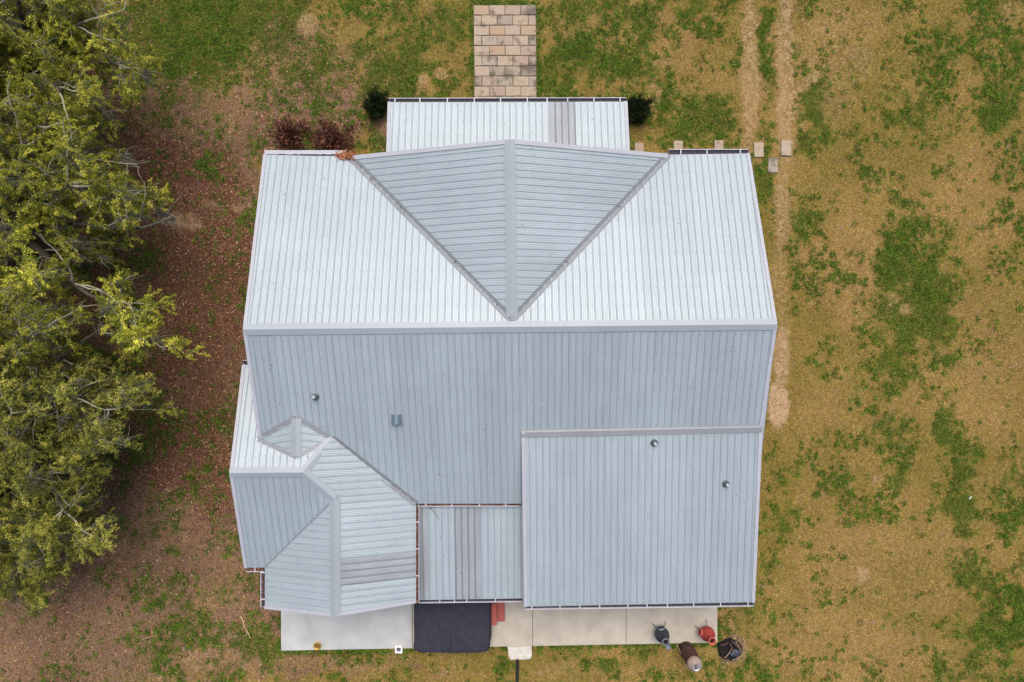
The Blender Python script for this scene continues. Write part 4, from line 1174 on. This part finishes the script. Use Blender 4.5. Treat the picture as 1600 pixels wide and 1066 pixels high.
def tree(label, base, h, R, seed, pal, nl=9, leaf_n=62, az=None, squash=1.0):
    rng = np.random.default_rng(seed)
    root = empty('oak_tree', base); tag(root, label, 'tree', 'oak trees along the left side')
    th = h * .30
    trunk = np.array([[[0, 0, -.1], [.05, .02, .3], [.1, .0, th * .5], [.05, .08, th], [.12, .12, th * 1.25]]]); tr = np.array([[.42, .34, .29, .27, .2]]) * R / 5
    # main limbs
    a = (np.arange(nl) + rng.random(nl) * .6) * 2 * np.pi / nl if az is None else np.array(az); nl = len(a)
    ln = R * rng.uniform(.68, .9, nl); el = rng.uniform(.35, .85, nl)
    top = np.array([.1, .1, th * 1.1])
    d = np.stack([np.cos(a), np.sin(a) * squash, el], 1)
    limbs = grow(np.repeat(top[None], nl, 0), d, ln * 1.12, 9, rng, droop=.22, wob=.10, rise=.05)
    lead = grow(np.repeat(top[None], 6, 0), np.stack([rng.normal(0, .6, 6), rng.normal(0, .6, 6), np.ones(6) * 1.1], 1), np.full(6, h * .52), 9, rng, droop=.1, wob=.16)
    limbs = np.concatenate([limbs, lead]); nl = len(limbs)
    lr = np.linspace(.13, .03, 9)[None] * np.ones((nl, 1)) * R / 5
    v0, f0 = tubes(trunk, tr, 10); v1, f1 = tubes(limbs, lr, 7)
    mesh_obj('trunk', np_mesh('trunk', np.concatenate([v0, v1]), np.concatenate([f0, f1 + len(v0)])), M['bark'], root, smooth=True)
    # secondary
    def off(paths, per, lo, spread, length, k, **kw):
        n, kk, _ = paths.shape
        i = np.repeat(np.arange(n), per); t = rng.uniform(lo, 1.0, len(i)) * (kk - 1)
        j = np.minimum(t.astype(int), kk - 2); f = (t - j)[:, None]
        s = paths[i, j] * (1 - f) + paths[i, j + 1] * f
        dd = unit(paths[i, j + 1] - paths[i, j])
        dn = unit(dd + rng.normal(0, spread, (len(i), 3)))
        return grow(s, dn, length * rng.uniform(.55, 1.15, len(i)), k, rng, **kw)
    sec = off(limbs, 10, .2, .75, R * .36, 7, droop=.22, wob=.22, rise=.10)
    ter = off(sec, 6, .2, .8, R * .17, 6, droop=.32, wob=.26, rise=.12)
    ns, nt_ = len(sec), len(ter)
    v1, f1 = tubes(sec, np.linspace(.035, .011, 7)[None] * np.ones((ns, 1)) * R / 5 * 1.0, 5)
    v2, f2 = tubes(ter, np.linspace(.015, .006, 6)[None] * np.ones((nt_, 1)), 3)
    mesh_obj('twigs', np_mesh('twigs', np.concatenate([v1, v2]), np.concatenate([f1, f2 + len(v1)])), M['twig'], root)
    # sprays of leaves along drooping twiglets
    bare = (rng.random(nt_) < .12) | np.repeat(rng.random(ns) < .12, 6)
    tone_t = np.repeat(np.repeat(rng.uniform(.8, 1.15, nl), 10) * rng.uniform(.7, 1.4, ns), 6)[~bare]
    spr = off(ter[~bare], 8, .12, .8, .54, 4, droop=.5, wob=.25)
    tone_s = np.repeat(tone_t, 8)[:, None, None]
    n = len(spr); m = leaf_n
    t = rng.random((n, m)) ** .8 * 2.999; j = t.astype(int); f = (t - j)[..., None]
    ii = np.arange(n)[:, None]
    p = spr[ii, j] * (1 - f) + spr[ii, j + 1] * f + rng.normal(0, .028, (n, m, 3))
    dd = unit(spr[ii, j + 1] - spr[ii, j] + rng.normal(0, .75, (n, m, 3)))
    L = rng.uniform(.035, .085, (n, m, 1)); w = L * rng.uniform(.34, .52, (n, m, 1))
    sd = unit(np.cross(dd, unit(rng.normal(0, .7, (n, m, 3)) + [0, 0, 1])))
    q = np.stack([p + sd * w / 2, p - sd * w / 2, p + dd * L], 2).reshape(-1, 3)
    me = np_mesh('crown', q, np.arange(len(q)).reshape(-1, 3))
    pl_ = LIN(pal)
    pt = rng.random((n, 1)); hue = np.clip(pt + rng.normal(0, .22, (n, m)), 0, .999) * (len(pl_) - 1)
    hj = hue.astype(int); hf = (hue - hj)[..., None]
    c = (pl_[hj] * (1 - hf) + pl_[np.minimum(hj + 1, len(pl_) - 1)] * hf) * rng.uniform(.85, 1.5, (n, m, 1)) * tone_s
    add_attr(me, 'tint', np.repeat(c.reshape(-1, 3), 3, 0))
    mesh_obj('crown', me, M['leaf'], root)
    # grey hanging moss
    pick = rng.choice(nt_, int(nt_ * .32), replace=False)
    s = np.repeat(ter[pick, 3], 22, 0) + rng.normal(0, .09, (len(pick) * 22, 3))
    g_ = grow(s, np.tile([[0, 0, -1.0]], (len(s), 1)) + rng.normal(0, .35, (len(s), 3)), rng.uniform(.2, .8, len(s)), 5, rng, droop=.2, wob=.16)
    v3, f3 = tubes(g_, np.linspace(.012, .005, 5)[None] * np.ones((len(g_), 1)), 3)
    me = np_mesh('hanging_moss', v3, f3)
    mc = LIN([(132, 132, 116), (160, 158, 140), (108, 108, 92)])[rng.integers(0, 3, len(g_))]
    add_attr(me, 'tint', np.repeat(mc, 15, 0))
    mesh_obj('hanging_moss', me, M['moss'], root)
    return root
OAK = [(76, 86, 28), (116, 124, 38), (158, 160, 52), (200, 194, 84)]
OAK2 = [(72, 82, 32), (108, 116, 44), (148, 150, 60), (190, 182, 92)]
tree('spreading oak with mossy branches in the top left corner', (-16.7, 9.4, 0), 8.2, 5.2, 3, OAK)
tree('widest oak, its yellow-green boughs reaching farthest toward the roof', (-16.8, 3.3, 0), 9.2, 6.1, 6, OAK)
tree('oak with bare pale twigs, below the widest oak at left', (-16.6, -2.4, 0), 8.4, 5.1, 8, OAK2)
tree('lowest oak on the left edge, near the bottom of the picture', (-17.5, -5.4, 0), 7.6, 3.6, 12, OAK2)

# ------------------------------------------------------------------ shrubs by the front porch
def shrub(name, label, cat, loc, R, h, n, pal, leaf, group, seed, up=.4, stems=26, wide=.45):
    rng = np.random.default_rng(seed)
    root = empty(name, loc); tag(root, label, cat, group)
    a = rng.random(stems) * 6.283; e = rng.uniform(.25, 1.3, stems)
    d = np.stack([np.cos(a) * np.cos(e), np.sin(a) * np.cos(e), np.sin(e)], 1)
    ln = rng.uniform(.7, 1.0, stems) * np.where(e > .8, h, R)
    st_ = grow(np.tile([[0, 0, .02]], (stems, 1)), d, ln, 6, rng, wob=.12)
    v, f = tubes(st_, np.linspace(.018, .006, 6)[None] * np.ones((stems, 1)), 4)
    mesh_obj('stems', np_mesh('stems', v, f), M['bark'], root)
    i = rng.integers(0, stems, n); t = rng.uniform(.25, 1, n) ** .7 * 4.999; j = t.astype(int); ff = (t - j)[:, None]
    p = st_[i, j] * (1 - ff) + st_[i, j + 1] * ff + rng.normal(0, R * .11, (n, 3)); p[:, 2] = np.abs(p[:, 2])
    rad = p.copy(); rad[:, 2] *= .6
    dd = unit(unit(rad) + rng.normal(0, .45, (n, 3)) + [0, 0, up])
    L = rng.uniform(leaf[0], leaf[1], (n, 1)); w = L * wide * rng.uniform(.7, 1.2, (n, 1))
    sd = unit(np.cross(dd, unit(rng.normal(0, .6, (n, 3)) + [0, 0, 1])))
    q = np.stack([p, p + dd * L * .5 + sd * w / 2, p + dd * L, p + dd * L * .5 - sd * w / 2], 1).reshape(-1, 3)
    me = np_mesh('foliage', q, np.arange(len(q)).reshape(-1, 4))
    c = LIN(pal)[rng.integers(0, len(pal), n)] * rng.uniform(.7, 1.3, (n, 1))
    add_attr(me, 'tint', np.repeat(c, 4, 0))
    mesh_obj('foliage', me, M['leaf'], root)
G_DK = [(36, 50, 26), (28, 40, 22), (48, 64, 32), (22, 32, 20), (58, 74, 38)]
R_DK = [(104, 64, 50), (86, 52, 42), (124, 80, 64), (64, 40, 34), (150, 108, 90), (94, 64, 50)]
def at(u, v, z): q = px(u, v, z * .5); return (q.x, q.y, 0)
shrub('round_shrub', 'round dark green shrub left of the front porch roof', 'shrub', at(588, 163, .9), .5, .95, 9000, G_DK, (.06, .12), 'dark shrubs flanking the porch', 21, wide=.3, stems=60)
shrub('round_shrub', 'round dark green shrub right of the front porch roof', 'shrub', at(998, 168, .9), .52, .95, 9000, G_DK, (.07, .15), 'dark shrubs flanking the porch', 22, wide=.18, stems=60)
shrub('copper_bush', 'dark copper-red bush near the left front corner, farther from the porch', 'bush', at(455, 214, .6), .95, .6, 1500, R_DK, (.09, .19), 'copper-red bushes by the front gutter', 23, stems=22)
shrub('copper_bush', 'dark copper-red bush above the leaf-filled valley, nearer the porch', 'bush', at(521, 215, .6), .95, .6, 1350, R_DK, (.09, .19), 'copper-red bushes by the front gutter', 24, stems=20)
